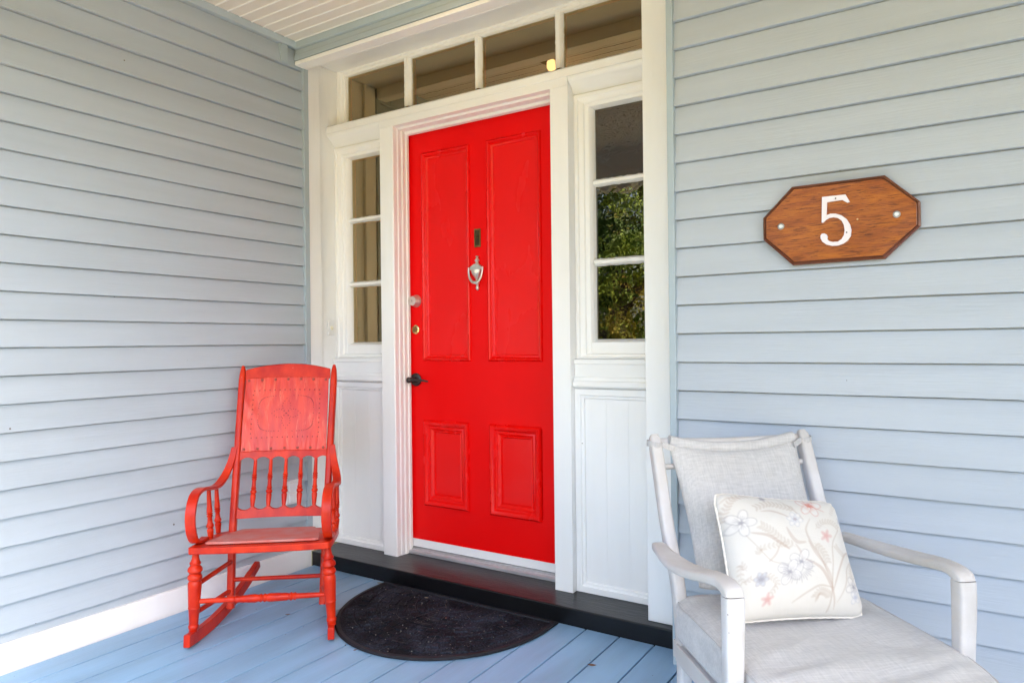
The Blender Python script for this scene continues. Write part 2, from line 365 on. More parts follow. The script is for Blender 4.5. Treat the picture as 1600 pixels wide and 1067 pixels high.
# header / fascia over the entrance
fb = empty('fascia_beam', 'pale blue boxed beam with white lower edge above the red door', 'beam', (0, 0.038, 2.6))
def fpart(name, bm, m, **k):
    for v in bm.verts: v.co -= Vector((0, 0.038, 2.6))
    return link(name, bm, m, fb, **k)
bm = bmesh.new()
prism(bm, [(0.038, 2.679), (0.030, 2.683), (0.026, 2.700), (0.026, 2.7125), (0.10, 2.7125), (0.10, 2.679)], 'x', XL + 0.001, 6.2)
fpart('top_board', bm, m_blue_trim, bevel=0.0015)
bm = bmesh.new()
prism(bm, [(0.040, 2.677), (0.038, 2.650), (0.032, 2.647), (0.030, 2.619), (0.10, 2.619), (0.10, 2.677)], 'x', XL + 0.001, 6.2)
fpart('lower_board', bm, m_blue_trim, bevel=0.0015)
fpart('lightening_board', B(XL + 0.001, 0.5365, 0.1005, 0.108, 2.597, 2.6605), m_white_h)  # white board added to lighten the beam's dark back in the transom reflection
fpart('bottom_edge', B(XL + 0.001, 0.5365, 0.034, 0.10, 2.597, 2.617), m_white_h, bevel=0.003)

# ------------------------------------------------------------------ entrance surround
ent = empty('entrance_surround', 'white painted entrance surround with transom and sidelights framing the red door', 'door surround', (-0.556, 0.15, 0.0685))
EO = Vector((-0.556, 0.15, 0.0685))
def epart(name, bm, m, parent=None, **k):
    for v in bm.verts: v.co -= EO
    return link(name, bm, m, parent or ent, **k)
ST = 0.0685          # top of the step
RL, RR = -1.492, 0.380
# casings and reveals
epart('casing', B(-1.62, XL - 0.001, 0.119, 0.205, ST, 2.66), m_white, bevel=0.003)
bm = B(RR, 0.5360, 0.152, 0.200, ST, 2.66)
epart('casing', bm, m_white, bevel=0.004)
epart('reveal', B(-1.62, RL, 0.206, 0.42, ST, 2.66), m_white, bevel=0.0015)
epart('reveal', B(RR + 0.002, 0.54, 0.201, 0.42, ST, 2.66), m_white, bevel=0.0015)
epart('soffit', B(-1.62, 0.5360, 0.109, 0.42, 2.661, 2.700), m_white_h)
# mullions (posts either side of the door)
ML0, ML1, MR0, MR1 = -1.103, -1.013, -0.096, -0.006
def post_profile(x0, x1, inner):  # inner = +1: door is to the right
    if inner > 0:
        return [(x0, 0.265), (x1 - 0.004, 0.265), (x1, 0.269), (x1, 0.296), (x1 + 0.004, 0.300), (x1 + 0.004, 0.322), (x1 + 0.001, 0.322), (x1 + 0.001, 0.40), (x0, 0.40)]
    return [(x1, 0.265), (x0 + 0.004, 0.265), (x0, 0.269), (x0, 0.296), (x0 - 0.004, 0.300), (x0 - 0.004, 0.322), (x0 - 0.001, 0.322), (x0 - 0.001, 0.40), (x1, 0.40)][::-1]
for a, b, i in ((ML0, ML1, 1), (MR0, MR1, -1)):
    bm = bmesh.new(); prism(bm, post_profile(a, b, i), 'z', ST, 2.262)
    epart('door_post', bm, m_white, bevel=0.0012)
# inner jamb linings + head lining (pink scuffed stops)
bm = bmesh.new()
prism(bm, [(-1.009, 0.324), (-1.004, 0.330), (-1.004, 0.352), (-0.998, 0.356), (-0.998, 0.372), (-1.02, 0.372), (-1.02, 0.324)], 'z', ST + 0.0, 2.262)
prism(bm, [(-0.100, 0.324), (-0.105, 0.330), (-0.105, 0.352), (-0.111, 0.356), (-0.111, 0.372), (-0.09, 0.372), (-0.09, 0.324)], 'z', ST + 0.0, 2.262)
epart('door_stop', bm, m_jamb, bevel=0.001)
bm = bmesh.new()
prism(bm, [(0.263, 2.262), (0.300, 2.262), (0.304, 2.252), (0.346, 2.250), (0.350, 2.237), (0.374, 2.235), (0.374, 2.30), (0.263, 2.30)], 'x', ML0 + 0.001, MR1 - 0.001)
epart('door_head', bm, m_white_h, bevel=0.001)
# transom bar
bm = bmesh.new()
prism(bm, [(0.2615, 2.335), (0.2615, 2.300), (0.400, 2.300), (0.400, 2.388), (0.372, 2.388), (0.270, 2.342)], 'x', RL + 0.001, RR + 0.001)
epart('transom_bar', bm, m_white_h, bevel=0.0025)
for a, b in ((RL + 0.001, ML0 - 0.0005), (MR1 + 0.0005, RR + 0.001)):
    bm = bmesh.new()
    prism(bm, [(0.264, 2.299), (0.266, 2.288), (0.280, 2.276), (0.300, 2.262), (0.312, 2.245), (0.330, 2.238), (0.338, 2.226), (0.40, 2.226), (0.40, 2.299)], 'x', a, b)
    epart('cove_moulding', bm, m_white_h, smooth=True)
# transom window
tw = epart('transom_window', Bs([]), m_white_h)
bpy.data.objects.remove(tw)
GY = 0.375
bm = bmesh.new()
stile = [(0.0, 0.340), (0.018, 0.340), (0.024, 0.346), (0.036, 0.349), (0.040, 0.355), (0.052, 0.358), (0.056, 0.374), (0.056, 0.40), (0.0, 0.40)]
frame_sweep(bm, RL + 0.001, RR + 0.001, 2.330, 2.6605 + 0.028, stile)
tf = epart('transom_sash', bm, m_white_h, bevel=0.0008, seg=1)
GX = [(-1.436, -1.013), (-0.973, -0.560), (-0.530, -0.114), (-0.082, 0.324)]
def rough_bar(bm, x0, x1, z0, z1, y0, y1, vert):
    """glazing bar with slightly uneven putty edges"""
    n = 18
    rows = []
    for i in range(n + 1):
        t = i / n
        w0 = rnd.uniform(-0.0016, 0.0016); w1 = rnd.uniform(-0.0016, 0.0016)
        if vert:
            z = z0 + (z1 - z0) * t; xm = (x0 + x1) / 2; h = (x1 - x0) / 2
            pr = [(xm - h + w0, y1), (xm - h + w0, y0 + 0.016), (xm - h * 0.45, y0 + 0.002), (xm + h * 0.45, y0 + 0.002), (xm + h + w1, y0 + 0.016), (xm + h + w1, y1)]
            rows.append([bm.verts.new((a, b, z)) for a, b in pr])
        else:
            xx = x0 + (x1 - x0) * t; zm = (z0 + z1) / 2; h = (z1 - z0) / 2
            pr = [(zm - h + w0, y1), (zm - h + w0, y0 + 0.016), (zm - h * 0.45, y0 + 0.002), (zm + h * 0.45, y0 + 0.002), (zm + h + w1, y0 + 0.016), (zm + h + w1, y1)]
            rows.append([bm.verts.new((xx, b, a)) for a, b in pr])
    for A, C in zip(rows, rows[1:]):
        for j in range(5): bm.faces.new((A[j], A[j + 1], C[j + 1], C[j]))
for i in range(3):
    bm = bmesh.new(); rough_bar(bm, GX[i][1] - 0.004, GX[i + 1][0] + 0.004, 2.384, 2.634, 0.348, 0.39, True)
    epart('muntin', bm, m_white, tf, smooth=True)
for a, b in GX:
    epart('pane', B(a - 0.01, b + 0.01, GY, GY + 0.004, 2.380, 2.640), m_glass, tf)
# sidelights
def sidelight(x0, x1, gx0, gx1, gl, zr):
    bm = bmesh.new()
    Z0, Z1 = 1.078, 2.232
    lx = gx0 - x0; rx = x1 - gx1
    # four stiles with a stepped profile, mitre-free butt joints
    def stl(xa, w, sgn):
        pr = [(xa, 0.318), (xa + sgn * 0.2 * w, 0.318), (xa + sgn * 0.26 * w, 0.326), (xa + sgn * 0.52 * w, 0.329), (xa + sgn * 0.58 * w, 0.337), (xa + sgn * 0.80 * w, 0.339), (xa + sgn * 0.92 * w, 0.350), (xa + sgn * w, 0.374), (xa + sgn * w, 0.40), (xa, 0.40)]
        if sgn < 0: pr = pr[::-1]
        prism(bm, pr, 'z', Z0, Z1)
    stl(x0, lx, 1); stl(x1, rx, -1)
    prism(bm, [(0.3185, Z1 - 0.0005), (0.3185, 2.216), (0.326, 2.208), (0.3285, 2.196), (0.337, 2.190), (0.340, 2.178), (0.374, 2.170), (0.40, 2.170), (0.40, Z1 - 0.0005)], 'x', x0 + 0.0007, x1 - 0.0007)
    prism(bm, [(0.3185, 1.0785), (0.3185, 1.084), (0.327, 1.088), (0.327, 1.098), (0.340, 1.102), (0.343, 1.150), (0.372, 1.164), (0.40, 1.164), (0.40, 1.0785)], 'x', x0 + 0.0007, x1 - 0.0007)
    sf = epart('sidelight_sash', bm, m_white, bevel=0.0008, seg=1)
    for a, b in zr:
        bm = bmesh.new(); rough_bar(bm, gx0 - 0.002, gx1 + 0.002, a - 0.003, b + 0.003, 0.346, 0.39, False)
        epart('muntin', bm, m_white_h, sf, smooth=True)
    zs = [1.162, *[v for ab in zr[::-1] for v in ab], 2.172]
    for i in range(0, len(zs), 2):
        epart('pane', B(gx0 - 0.01, gx1 + 0.01, GY, GY + 0.004, zs[i], zs[i + 1]), gl, sf)
sidelight(RL + 0.001, ML0 - 0.001, -1.412, -1.165, m_glass, [(1.822, 1.843), (1.469, 1.493)])
sidelight(MR1 + 0.001, RR - 0.001 + 0.002, 0.072, 0.318, m_glass_old, [(1.834, 1.858), (1.486, 1.512)])
# dado below the sidelights
for a, b in ((RL + 0.001, ML0 - 0.0008), (MR1 + 0.0008, RR + 0.001)):
    bm = bmesh.new()
    prism(bm, [(0.296, 1.0775), (0.293, 1.058), (0.298, 1.056), (0.299, 1.002), (0.294, 0.999), (0.293, 0.985), (0.285, 0.982), (0.282, 0.962), (0.290, 0.954), (0.305, 0.950), (0.40, 0.950), (0.40, 1.0775)], 'x', a, b)
    epart('dado_rail', bm, m_white_h, bevel=0.0015)
    bm = bmesh.new()
    frame_sweep(bm, a, b, ST + 0.001, 0.9495, [(0, 0.298), (0.026, 0.298), (0.030, 0.304), (0.040, 0.306), (0.044, 0.314), (0.05, 0.40), (0, 0.40)])
    n = 3; w = (b - a - 0.08) / n
    for i in range(n):
        box(bm, a + 0.04 + i * w, a + 0.04 + (i + 1) * w - 0.0002, 0.3140 + (i % 2) * 0.0003, 0.33, ST + 0.03, 0.93)
    box(bm, a + 0.02, b - 0.02, 0.3155, 0.345, ST + 0.02, 0.94)
    epart('lower_panel', bm, m_white, bevel=0.001)
# threshold
bm = bmesh.new()
prism(bm, [(0.346, ST + 0.0005), (0.346, ST + 0.014), (0.352, ST + 0.018), (0.362, ST + 0.018), (0.364, ST + 0.022), (0.378, ST + 0.022), (0.380, ST + 0.026), (0.43, ST + 0.026), (0.43, ST + 0.0005)], 'x', ML1 - 0.02, MR0 + 0.02)
epart('threshold', bm, m_alu, bevel=0.0008)

# door step
st = link('doorstep', Bs([(XL + 0.0025, 0.536, 0.110, 0.43, -0.02, ST), ]), m_black, bevel=0.006, seg=3)
tag(st, 'long glossy black painted wooden doorstep under the entrance', 'doorstep')

# ------------------------------------------------------------------ front door
dr = empty('front_door', 'bright red four-panel front door with brass and black hardware', 'door', (-0.568, 0.385, 0.10))
DO = Vector((-0.568, 0.385, 0.10))
def dpart(name, bm, m, parent=None, **k):
    for v in bm.verts: v.co -= DO
    return link(name, bm, m, parent or dr, **k)
DX0, DX1, DZ0, DZ1 = -1.020, -0.112, 0.105, 2.2405
PAN = [(-0.922, -0.622, 1.066, 2.132), (-0.514, -0.214, 1.066, 2.132), (-0.922, -0.642, 0.322, 0.756), (-0.510, -0.229, 0.322, 0.756)]
bm = bmesh.new()
# rails and stiles round the panel openings (opening = moulding outline inset a bit)
ins = 0.006
xa = [DX0, -0.922 + ins, -0.622 - ins, -0.514 + ins, -0.214 - ins, DX1]
box(bm, DX0, xa[1], 0.385, 0.43, DZ0, DZ1)
box(bm, xa[4], DX1, 0.385, 0.43, DZ0, DZ1)
box(bm, xa[1], xa[4], 0.385, 0.43, 2.132 - ins, DZ1)
box(bm, xa[1], xa[4], 0.385, 0.43, 0.756 - ins, 1.066 + ins)
box(bm, xa[1], xa[4], 0.385, 0.43, DZ0, 0.322 + ins)
box(bm, xa[2], xa[3], 0.385, 0.43, 1.066 + ins, 2.132 - ins)
box(bm, -0.642 - ins, -0.510 + ins, 0.385, 0.43, 0.322 + ins, 0.756 - ins)
bmesh.ops.remove_doubles(bm, verts=bm.verts[:], dist=0.0001)
dpart('leaf', bm, m_red)
for i, (a, b, c, d) in enumerate(PAN):
    bm = bmesh.new()
    if i < 2: pr = [(-0.003, 0.3848), (0.0, 0.3775), (0.006, 0.3735), (0.012, 0.3780), (0.014, 0.3845), (0.018, 0.3885), (0.022, 0.3865), (0.027, 0.389), (0.031, 0.3955), (0.033, 0.41), (-0.003, 0.41)]
    else: pr = [(-0.004, 0.3848), (0.0, 0.375), (0.008, 0.367), (0.018, 0.370), (0.024, 0.379), (0.028, 0.386), (0.034, 0.388), (0.040, 0.385), (0.045, 0.390), (0.052, 0.394), (0.056, 0.391), (0.061, 0.398), (0.062, 0.41), (-0.004, 0.41)]
    frame_sweep(bm, a, b, c, d, pr)
    w = 0.03 if i < 2 else 0.058
    box(bm, a + w, b - w, 0.3955 if i < 2 else 0.398, 0.42, c + w, d - w)
    dpart('panel', bm, m_redp, smooth=True)
dpart('sweep', B(DX0 + 0.004, DX1 - 0.001, 0.3795, 0.3845, 0.098, 0.139), m_plastic, bevel=0.0015)
# mail / bell plate
bm = B(-0.592, -0.555, 0.3795, 0.3848, 1.622, 1.712)
ml = dpart('bell_plate', bm, m_brass, bevel=0.0015)
bm = bmesh.new(); box(bm, -0.586, -0.561, 0.3775, 0.3794, 1.630, 1.704)
lathe(bm, [(0, 0.007), (0.6, 0.007), (1, 0.004)], (-0.5735, 0.3774, 1.668), (-0.5735, 0.372, 1.668), 14)
dpart('push_plate', bm, mat('dark_brass', (0.10, 0.065, 0.03), 0.4, metallic=0.7, var=0.4, vscale=(60, 60, 60)), ml)
# knocker : urn shape on a stem with a hanging loop
kx = -0.5735
bm = bmesh.new()
lathe(bm, [(0, 0.002), (0.05, 0.007), (0.12, 0.009), (0.2, 0.006), (0.26, 0.0035), (0.36, 0.010), (0.48, 0.013), (0.6, 0.010), (0.7, 0.006), (0.8, 0.010), (0.88, 0.012), (1, 0.012)], (kx, 0.377, 1.580), (kx, 0.377, 1.533), 16)
prism(bm, [(kx - 0.034, 1.524), (kx - 0.010, 1.538), (kx + 0.010, 1.538), (kx + 0.034, 1.524), (kx + 0.034, 1.510), (kx - 0.034, 1.510)], 'y', 0.362, 0.3846)
lathe(bm, [(0, 0.029), (0.12, 0.030), (0.35, 0.025), (0.62, 0.014), (0.85, 0.006), (1, 0.005)], (kx, 0.376, 1.510), (kx, 0.376, 1.452), 18)
lathe(bm, [(0, 0.008), (0.3, 0.010), (0.8, 0.010), (1, 0.006)], (kx, 0.3846, 1.447), (kx, 0.366, 1.447), 14)
lathe(bm, [(0, 0.004), (0.3, 0.005), (0.55, 0.009), (0.8, 0.008), (1, 0.002)], (kx, 0.378, 1.444), (kx, 0.378, 1.410), 14)
kn = dpart('knocker', bm, m_metal, smooth=True)
lp = []
for i in range(21):
    a = math.pi * i / 20
    lp.append((kx - 0.041 * math.cos(a) ** 1 if True else 0, 0.362 - 0.006 * math.sin(a), 1.522 - 0.075 * math.sin(a) ** 0.75))
bm = bmesh.new(); sweep(bm, lp, [(0.007, 0.008 + 0.006 * math.sin(math.pi * i / 20)) for i in range(21)], side=Vector((0, 1, 0)), rnd=1.0)
dpart('knocker_loop', bm, m_metal, kn, smooth=True)
# dead bolt
bm = bmesh.new(); cx, cz = -0.968, 1.374
lathe(bm, [(0, 0.033), (0.12, 0.033), (0.2, 0.031), (0.9, 0.0245), (1, 0.0225)], (cx, 0.3846, cz), (cx, 0.350, cz), 28)
db = dpart('deadbolt', bm, m_metal, smooth=True)
bm = bmesh.new(); lathe(bm, [(0, 0.010), (1, 0.010)], (cx, 0.3498, cz), (cx, 0.3485, cz), 16); box(bm, cx - 0.0012, cx + 0.0012, 0.3478, 0.349, cz - 0.006, cz + 0.006, 1)
dpart('keyhole', bm, m_metal, db, extra=(m_blackmetal,))
bm = bmesh.new(); cx, cz = -0.974, 1.226
lathe(bm, [(0, 0.024), (0.5, 0.024), (1, 0.019)], (cx, 0.3846, cz), (cx, 0.378, cz), 28)
lk = dpart('lock_cylinder', bm, mat('polished_brass', (0.75, 0.58, 0.28), 0.25, metallic=1.0), smooth=True)
bm = bmesh.new(); lathe(bm, [(0, 0.016), (1, 0.015)], (cx, 0.3779, cz), (cx, 0.3765, cz), 20); box(bm, cx - 0.0012, cx + 0.0012, 0.3758, 0.377, cz - 0.009, cz + 0.009, 1)
dpart('keyhole', bm, m_brass, lk, extra=(m_blackmetal,))
# lever handle
bm = bmesh.new(); cx, cz = -0.974, 0.966
lathe(bm, [(0, 0.034), (0.5, 0.034), (0.8, 0.030), (1, 0.020)], (cx, 0.3846, cz), (cx, 0.3725, cz), 28)
lathe(bm, [(0, 0.013), (0.5, 0.010), (1, 0.0115)], (cx, 0.373, cz), (cx, 0.334, cz), 18)
lh = dpart('handle_rose', bm, m_blackmetal, smooth=True)
bm = bmesh.new()
lathe(bm, [(0, 0.010), (0.15, 0.0145), (0.7, 0.0155), (1, 0.008)], (cx, 0.340, cz), (cx, 0.314, cz), 18)
P_ = smooth_path([(cx, 0.328, cz), (cx + 0.03, 0.330, cz + 0.002), (cx + 0.07, 0.338, cz + 0.0), (cx + 0.105, 0.350, cz - 0.006)], 5)
sweep(bm, P_, [(0.018 - 0.010 * i / (len(P_) - 1), 0.014 - 0.008 * i / (len(P_) - 1)) for i in range(len(P_))], side=Vector((0, 0, 1)), rnd=0.8)
dpart('lever', bm, m_blackmetal, lh, smooth=True)

# door bell on the left reveal
bl = empty('doorbell', 'small white doorbell button on the left reveal beside the entrance', 'doorbell', (RL, 0.275, 1.245))
bm = B(0.0005, 0.013, -0.022, 0.022, -0.042, 0.042); link('plate', bm, m_plastic, bl, bevel=0.004, seg=3)
bm = bmesh.new(); lathe(bm, [(0, 0.011), (0.6, 0.011), (1, 0.007)], (0.0125, 0, -0.002), (0.0175, 0, -0.002), 20); link('button', bm, m_button, bl, smooth=True)
# outlet on the side wall
ou = empty('electrical_outlet', 'white weatherproof electrical outlet on the side wall behind the rocking chair', 'outlet', (XL, -0.012, 0.403))
link('back_plate', B(-0.006, 0.012, -0.044, 0.044, -0.06, 0.06), m_plastic, ou, bevel=0.004, seg=3)
for dz in (-0.028, 0.028):
    link('socket_cover', B(0.0125, 0.019, -0.030, 0.030, dz - 0.022, dz + 0.022), m_plastic, ou, bevel=0.004, seg=3)

# ------------------------------------------------------------------ number plaque
pq = empty('number_plaque', 'octagonal varnished wooden plaque with a white number 5', 'house number sign', (1.092, -0.012, 1.522))
oct_ = [(-0.134, 0.126), (0.132, 0.127), (0.225, 0.036), (0.225, -0.036), (0.131, -0.126), (-0.134, -0.128), (-0.225, -0.038), (-0.225, 0.034)]
def scaled(p, d):
    return [(x * (1 - d / 0.225), z * (1 - d / 0.126)) for x, z in p]
bm = bmesh.new()
rings = [(oct_, 0.010), (oct_, -0.004), (scaled(oct_, 0.006), -0.009), (scaled(oct_, 0.007), -0.0065), (scaled(oct_, 0.011), -0.010)]
vr = [[bm.verts.new((x, y_, z)) for x, z in rg] for rg, y_ in rings]
for ri, (A, C) in enumerate(zip(vr, vr[1:])):
    for k in range(8): bm.faces.new((A[k], A[(k + 1) % 8], C[(k + 1) % 8], C[k])).material_index = 1
bm.faces.new(vr[-1]).material_index = 0; bm.faces.new(vr[0][::-1]).material_index = 1
link('board', bm, m_plaque, pq, extra=(m_plaque_edge,))
m_cup = mat('dull_steel', (0.42, 0.40, 0.37), 0.4, 0.5, metallic=0.5, var=0.3, vscale=(90, 90, 90))
px5 = [(625, 295), (808, 280), (842, 336), (822, 342), (783, 320), (664, 336), (660, 434)]
bowl_o = [(690, 423), (730, 423), (775, 436), (815, 465), (840, 505), (851, 545), (846, 590), (824, 625), (790, 650), (750, 664), (700, 668), (655, 658), (624, 637), (610, 612), (609, 590), (620, 576), (640, 573), (658, 582), (667, 598), (663, 615)]
bowl_i = [(675, 630), (705, 638), (745, 635), (775, 615), (793, 585), (799, 548), (793, 508), (775, 475), (745, 455), (712, 450), (680, 456), (652, 472), (634, 490), (620, 490)]
allp = px5 + bowl_o + bowl_i
def p5(p):
    X, Y = p
    # affine from the measured photo corners to the plaque plane
    xx = 1.049 + (X - 625) * (0.0790 / 215) * 1.0
    z_top = 1.602 + (X - 625) * -0.000035
    zz = z_top - (Y - 295) * (0.1525 / 370) * (1 + 0)
    return xx - 1.092, zz - 1.522
pts = [p5(p) for p in allp]
bm = bmesh.new()
va = [bm.verts.new((x, -0.0165, z)) for x, z in pts]; vb = [bm.verts.new((x, -0.0102, z)) for x, z in pts]
bm.faces.new(va); n = len(va)
for k in range(n): bm.faces.new((va[k], va[(k + 1) % n], vb[(k + 1) % n], vb[k]))
bm.normal_update(); bmesh.ops.triangulate(bm, faces=[fc for fc in bm.faces if len(fc.verts) > 4])
num = link('numeral', bm, m_numeral, pq)
for x, z in (p5((732, 308)), p5((814, 565))):
    bm = bmesh.new(); lathe(bm, [(0, 0.0024), (1, 0.0020)], (x, -0.0166, z), (x, -0.0172, z), 10); link('nail', bm, m_blackmetal, num)
for x, z in ((-0.168, 0.0), (0.163, 0.004)):
    bm = bmesh.new(); lathe(bm, [(0, 0.0105), (0.6, 0.0105), (1, 0.0078)], (x, -0.0102, z), (x, -0.0150, z), 18); s_ = link('screw_cup', bm, m_cup, pq, smooth=True)
    bm = bmesh.new(); lathe(bm, [(0, 0.0065), (1, 0.006)], (x, -0.0151, z), (x, -0.0162, z), 12); link('screw', bm, m_metal, s_)
bm = bmesh.new(); x, z = p5((896, 465)); lathe(bm, [(0, 0.0028), (1, 0.002)], (x, -0.0102, z), (x, -0.0125, z), 10); link('tack', bm, mat('gold_tack', (0.85, 0.6, 0.3), 0.3, metallic=0.8), pq)

# ------------------------------------------------------------------ door mat
def mat_outline(inset, n=64):
    a, b_ = 0.475 - inset, 0.515 - inset; out = []
    out.append((a, 0.092 - inset))
    for i in range(n + 1):
        t = -math.pi * i / n; out.append((a * math.cos(t), b_ * math.sin(t)))
    out.append((-a, 0.092 - inset)); return out
dm = empty('doormat', 'black half-round rubber doormat with a sunburst stone pattern', 'doormat', (-0.458, 0.0, 0))
def m_mat():
    m = bpy.data.materials.new('mat_rubber'); m.use_nodes = True; nt = m.node_tree; L = nt.links; b = nt.nodes['Principled BSDF']
    b.inputs['Roughness'].default_value = 0.8; b.inputs['Specular IOR Level'].default_value = 0.18
    tc = nt.nodes.new('ShaderNodeTexCoord'); nz = nt.nodes.new('ShaderNodeTexNoise'); nz.inputs['Scale'].default_value = 120; nz.inputs['Detail'].default_value = 3
    L.new(tc.outputs['Object'], nz.inputs['Vector'])
    n2 = nt.nodes.new('ShaderNodeTexNoise'); n2.inputs['Scale'].default_value = 7; n2.inputs['Detail'].default_value = 6; L.new(tc.outputs['Object'], n2.inputs['Vector'])
    rp = nt.nodes.new('ShaderNodeValToRGB'); rp.color_ramp.elements[0].position = 0.46; rp.color_ramp.elements[0].color = (0.002, 0.003, 0.006, 1)
    rp.color_ramp.elements[1].position = 0.64; rp.color_ramp.elements[1].color = (0.030, 0.037, 0.055, 1)
    ad = nt.nodes.new('ShaderNodeMath'); ad.operation = 'MULTIPLY_ADD'; ad.inputs[1].default_value = 0.5; L.new(nz.outputs['Fac'], ad.inputs[0])
    h = nt.nodes.new('ShaderNodeMath'); h.operation = 'MULTIPLY'; h.inputs[1].default_value = 0.5; L.new(n2.outputs['Fac'], h.inputs[0]); L.new(h.outputs[0], ad.inputs[2])
    L.new(ad.outputs[0], rp.inputs[0])
    vo = nt.nodes.new('ShaderNodeTexVoronoi'); vo.inputs['Scale'].default_value = 42; L.new(tc.outputs['Object'], vo.inputs['Vector'])
    lt = nt.nodes.new('ShaderNodeMath'); lt.operation = 'LESS_THAN'; lt.inputs[1].default_value = 0.12; L.new(vo.outputs['Distance'], lt.inputs[0])
    mx = nt.nodes.new('ShaderNodeMixRGB'); L.new(lt.outputs[0], mx.inputs[0]); L.new(rp.outputs[0], mx.inputs[1]); mx.inputs[2].default_value = (0.16, 0.15, 0.13, 1)
    L.new(mx.outputs[0], b.inputs['Base Color'])
    bp = nt.nodes.new('ShaderNodeBump'); bp.inputs['Strength'].default_value = 0.9; bp.inputs['Distance'].default_value = 0.003; L.new(nz.outputs['Fac'], bp.inputs['Height']); L.new(bp.outputs[0], b.inputs['Normal'])
    return m
mm = m_mat()
bm = bmesh.new(); o1, o2, o3 = mat_outline(0), mat_outline(0.006), mat_outline(0.020)
lv = [(o1, 0.0035), (o1, 0.007), (o2, 0.0125), (o3, 0.0125), (mat_outline(0.023), 0.006)]
rv = [[bm.verts.new((x, y, z)) for x, y in ol] for ol, z in lv]; n = len(rv[0])
for A, C in zip(rv, rv[1:]):
    for k in range(n): bm.faces.new((A[k], A[(k + 1) % n], C[(k + 1) % n], C[k]))
link('rim', bm, mat('mat_rim', (0.014, 0.015, 0.020), 0.6, 0.25, var=0.3, vscale=(30, 30, 30), bump=0.4, bscale=(200, 200, 200)), dm, smooth=True)
# stones: arcs of irregular cells round a fan centre near the straight edge
bm = bmesh.new()
prism(bm, mat_outline(0.022), 'z', 0.002, 0.0065)
def inside(x, y, inset=0.025):
    a, b_ = 0.475 - inset, 0.515 - inset
    return y < 0.092 - inset and abs(x) < a and (y > 0 or (x / a) ** 2 + (y / b_) ** 2 < 1)
r0 = 0.045; ri = 0; cyy = 0.03
while r0 < 0.70:
    r1 = r0 + 0.038 + 0.01 * rnd.random()
    nn = max(7, int(2 * math.pi * r0 / 0.052)); ph = rnd.random()
    for k in range(nn):
        j = lambda s: rnd.uniform(-s, s)
        a0 = (k + ph + 0.06) * 2 * math.pi / nn + j(0.10) / nn * 2; a1 = (k + ph + 0.94) * 2 * math.pi / nn + j(0.10) / nn * 2
        q = []
        for rr, aa in ((r0 + 0.003, a0), (r1 - 0.003 + j(0.003), a0 + j(0.02)), (r1 - 0.003 + j(0.003), (a0 + a1) / 2), (r1 - 0.003, a1 + j(0.02)), (r0 + 0.003, a1)):
            q.append((rr * math.cos(aa), cyy + rr * math.sin(aa)))
        if not all(inside(*c) for c in q): continue
        h = 0.0105 + j(0.0018); cx = sum(c[0] for c in q) / 5; cy_ = sum(c[1] for c in q) / 5
        v0 = [bm.verts.new((x, y, 0.006)) for x, y in q]; v1 = [bm.verts.new((cx + (x - cx) * 0.84, cy_ + (y - cy_) * 0.84, h)) for x, y in q]
        for i in range(5): bm.faces.new((v0[i], v0[(i + 1) % 5], v1[(i + 1) % 5], v1[i]))
        bm.faces.new(v1)
    r0 = r1
# fan spokes at the centre
for k in range(7):
    a = math.pi + math.pi * (k + 0.5) / 7
    c, s_ = math.cos(a), math.sin(a)
    q = [(0.01 * c - 0.004 * s_, cyy + 0.01 * s_ + 0.004 * c), (0.042 * c - 0.007 * s_, cyy + 0.042 * s_ + 0.007 * c), (0.042 * c + 0.007 * s_, cyy + 0.042 * s_ - 0.007 * c), (0.01 * c + 0.004 * s_, cyy + 0.01 * s_ - 0.004 * c)]
    prism(bm, q, 'z', 0.005, 0.010)
def scratch(pts, w):
    n_ = len(pts)
    for i in range(n_ - 1):
        (x0, y0), (x1, y1) = pts[i], pts[i + 1]; d = math.hypot(x1 - x0, y1 - y0) or 1; nx, ny = -(y1 - y0) / d * w, (x1 - x0) / d * w
        if not (inside(x0, y0) and inside(x1, y1)): continue
        q = [(x0 + nx, y0 + ny), (x0 - nx, y0 - ny), (x1 - nx, y1 - ny), (x1 + nx, y1 + ny)]
        fc = bm.faces.new([bm.verts.new((a_, b_, 0.0128)) for a_, b_ in q]); fc.material_index = 1
for k in range(34):
    rr = 0.09 + 0.40 * rnd.random(); a = math.pi + math.pi * rnd.random(); L_ = rnd.uniform(0.03, 0.09) / rr
    scratch([(rr * math.cos(a + L_ * t / 6) * (1 + 0.01 * rnd.random()), cyy + rr * math.sin(a + L_ * t / 6)) for t in range(7)], rnd.uniform(0.0005, 0.0011))
for k in range(16):
    a = math.pi + math.pi * rnd.random(); r0_ = rnd.uniform(0.04, 0.35); L_ = rnd.uniform(0.03, 0.12)
    scratch([((r0_ + L_ * t / 4) * math.cos(a), cyy + (r0_ + L_ * t / 4) * math.sin(a)) for t in range(5)], rnd.uniform(0.0005, 0.0011))
link('pile', bm, mm, dm, extra=(mat('mat_worn_line', (0.10, 0.10, 0.105), 0.8, 0.2, var=0.5, vscale=(90, 90, 90)),))

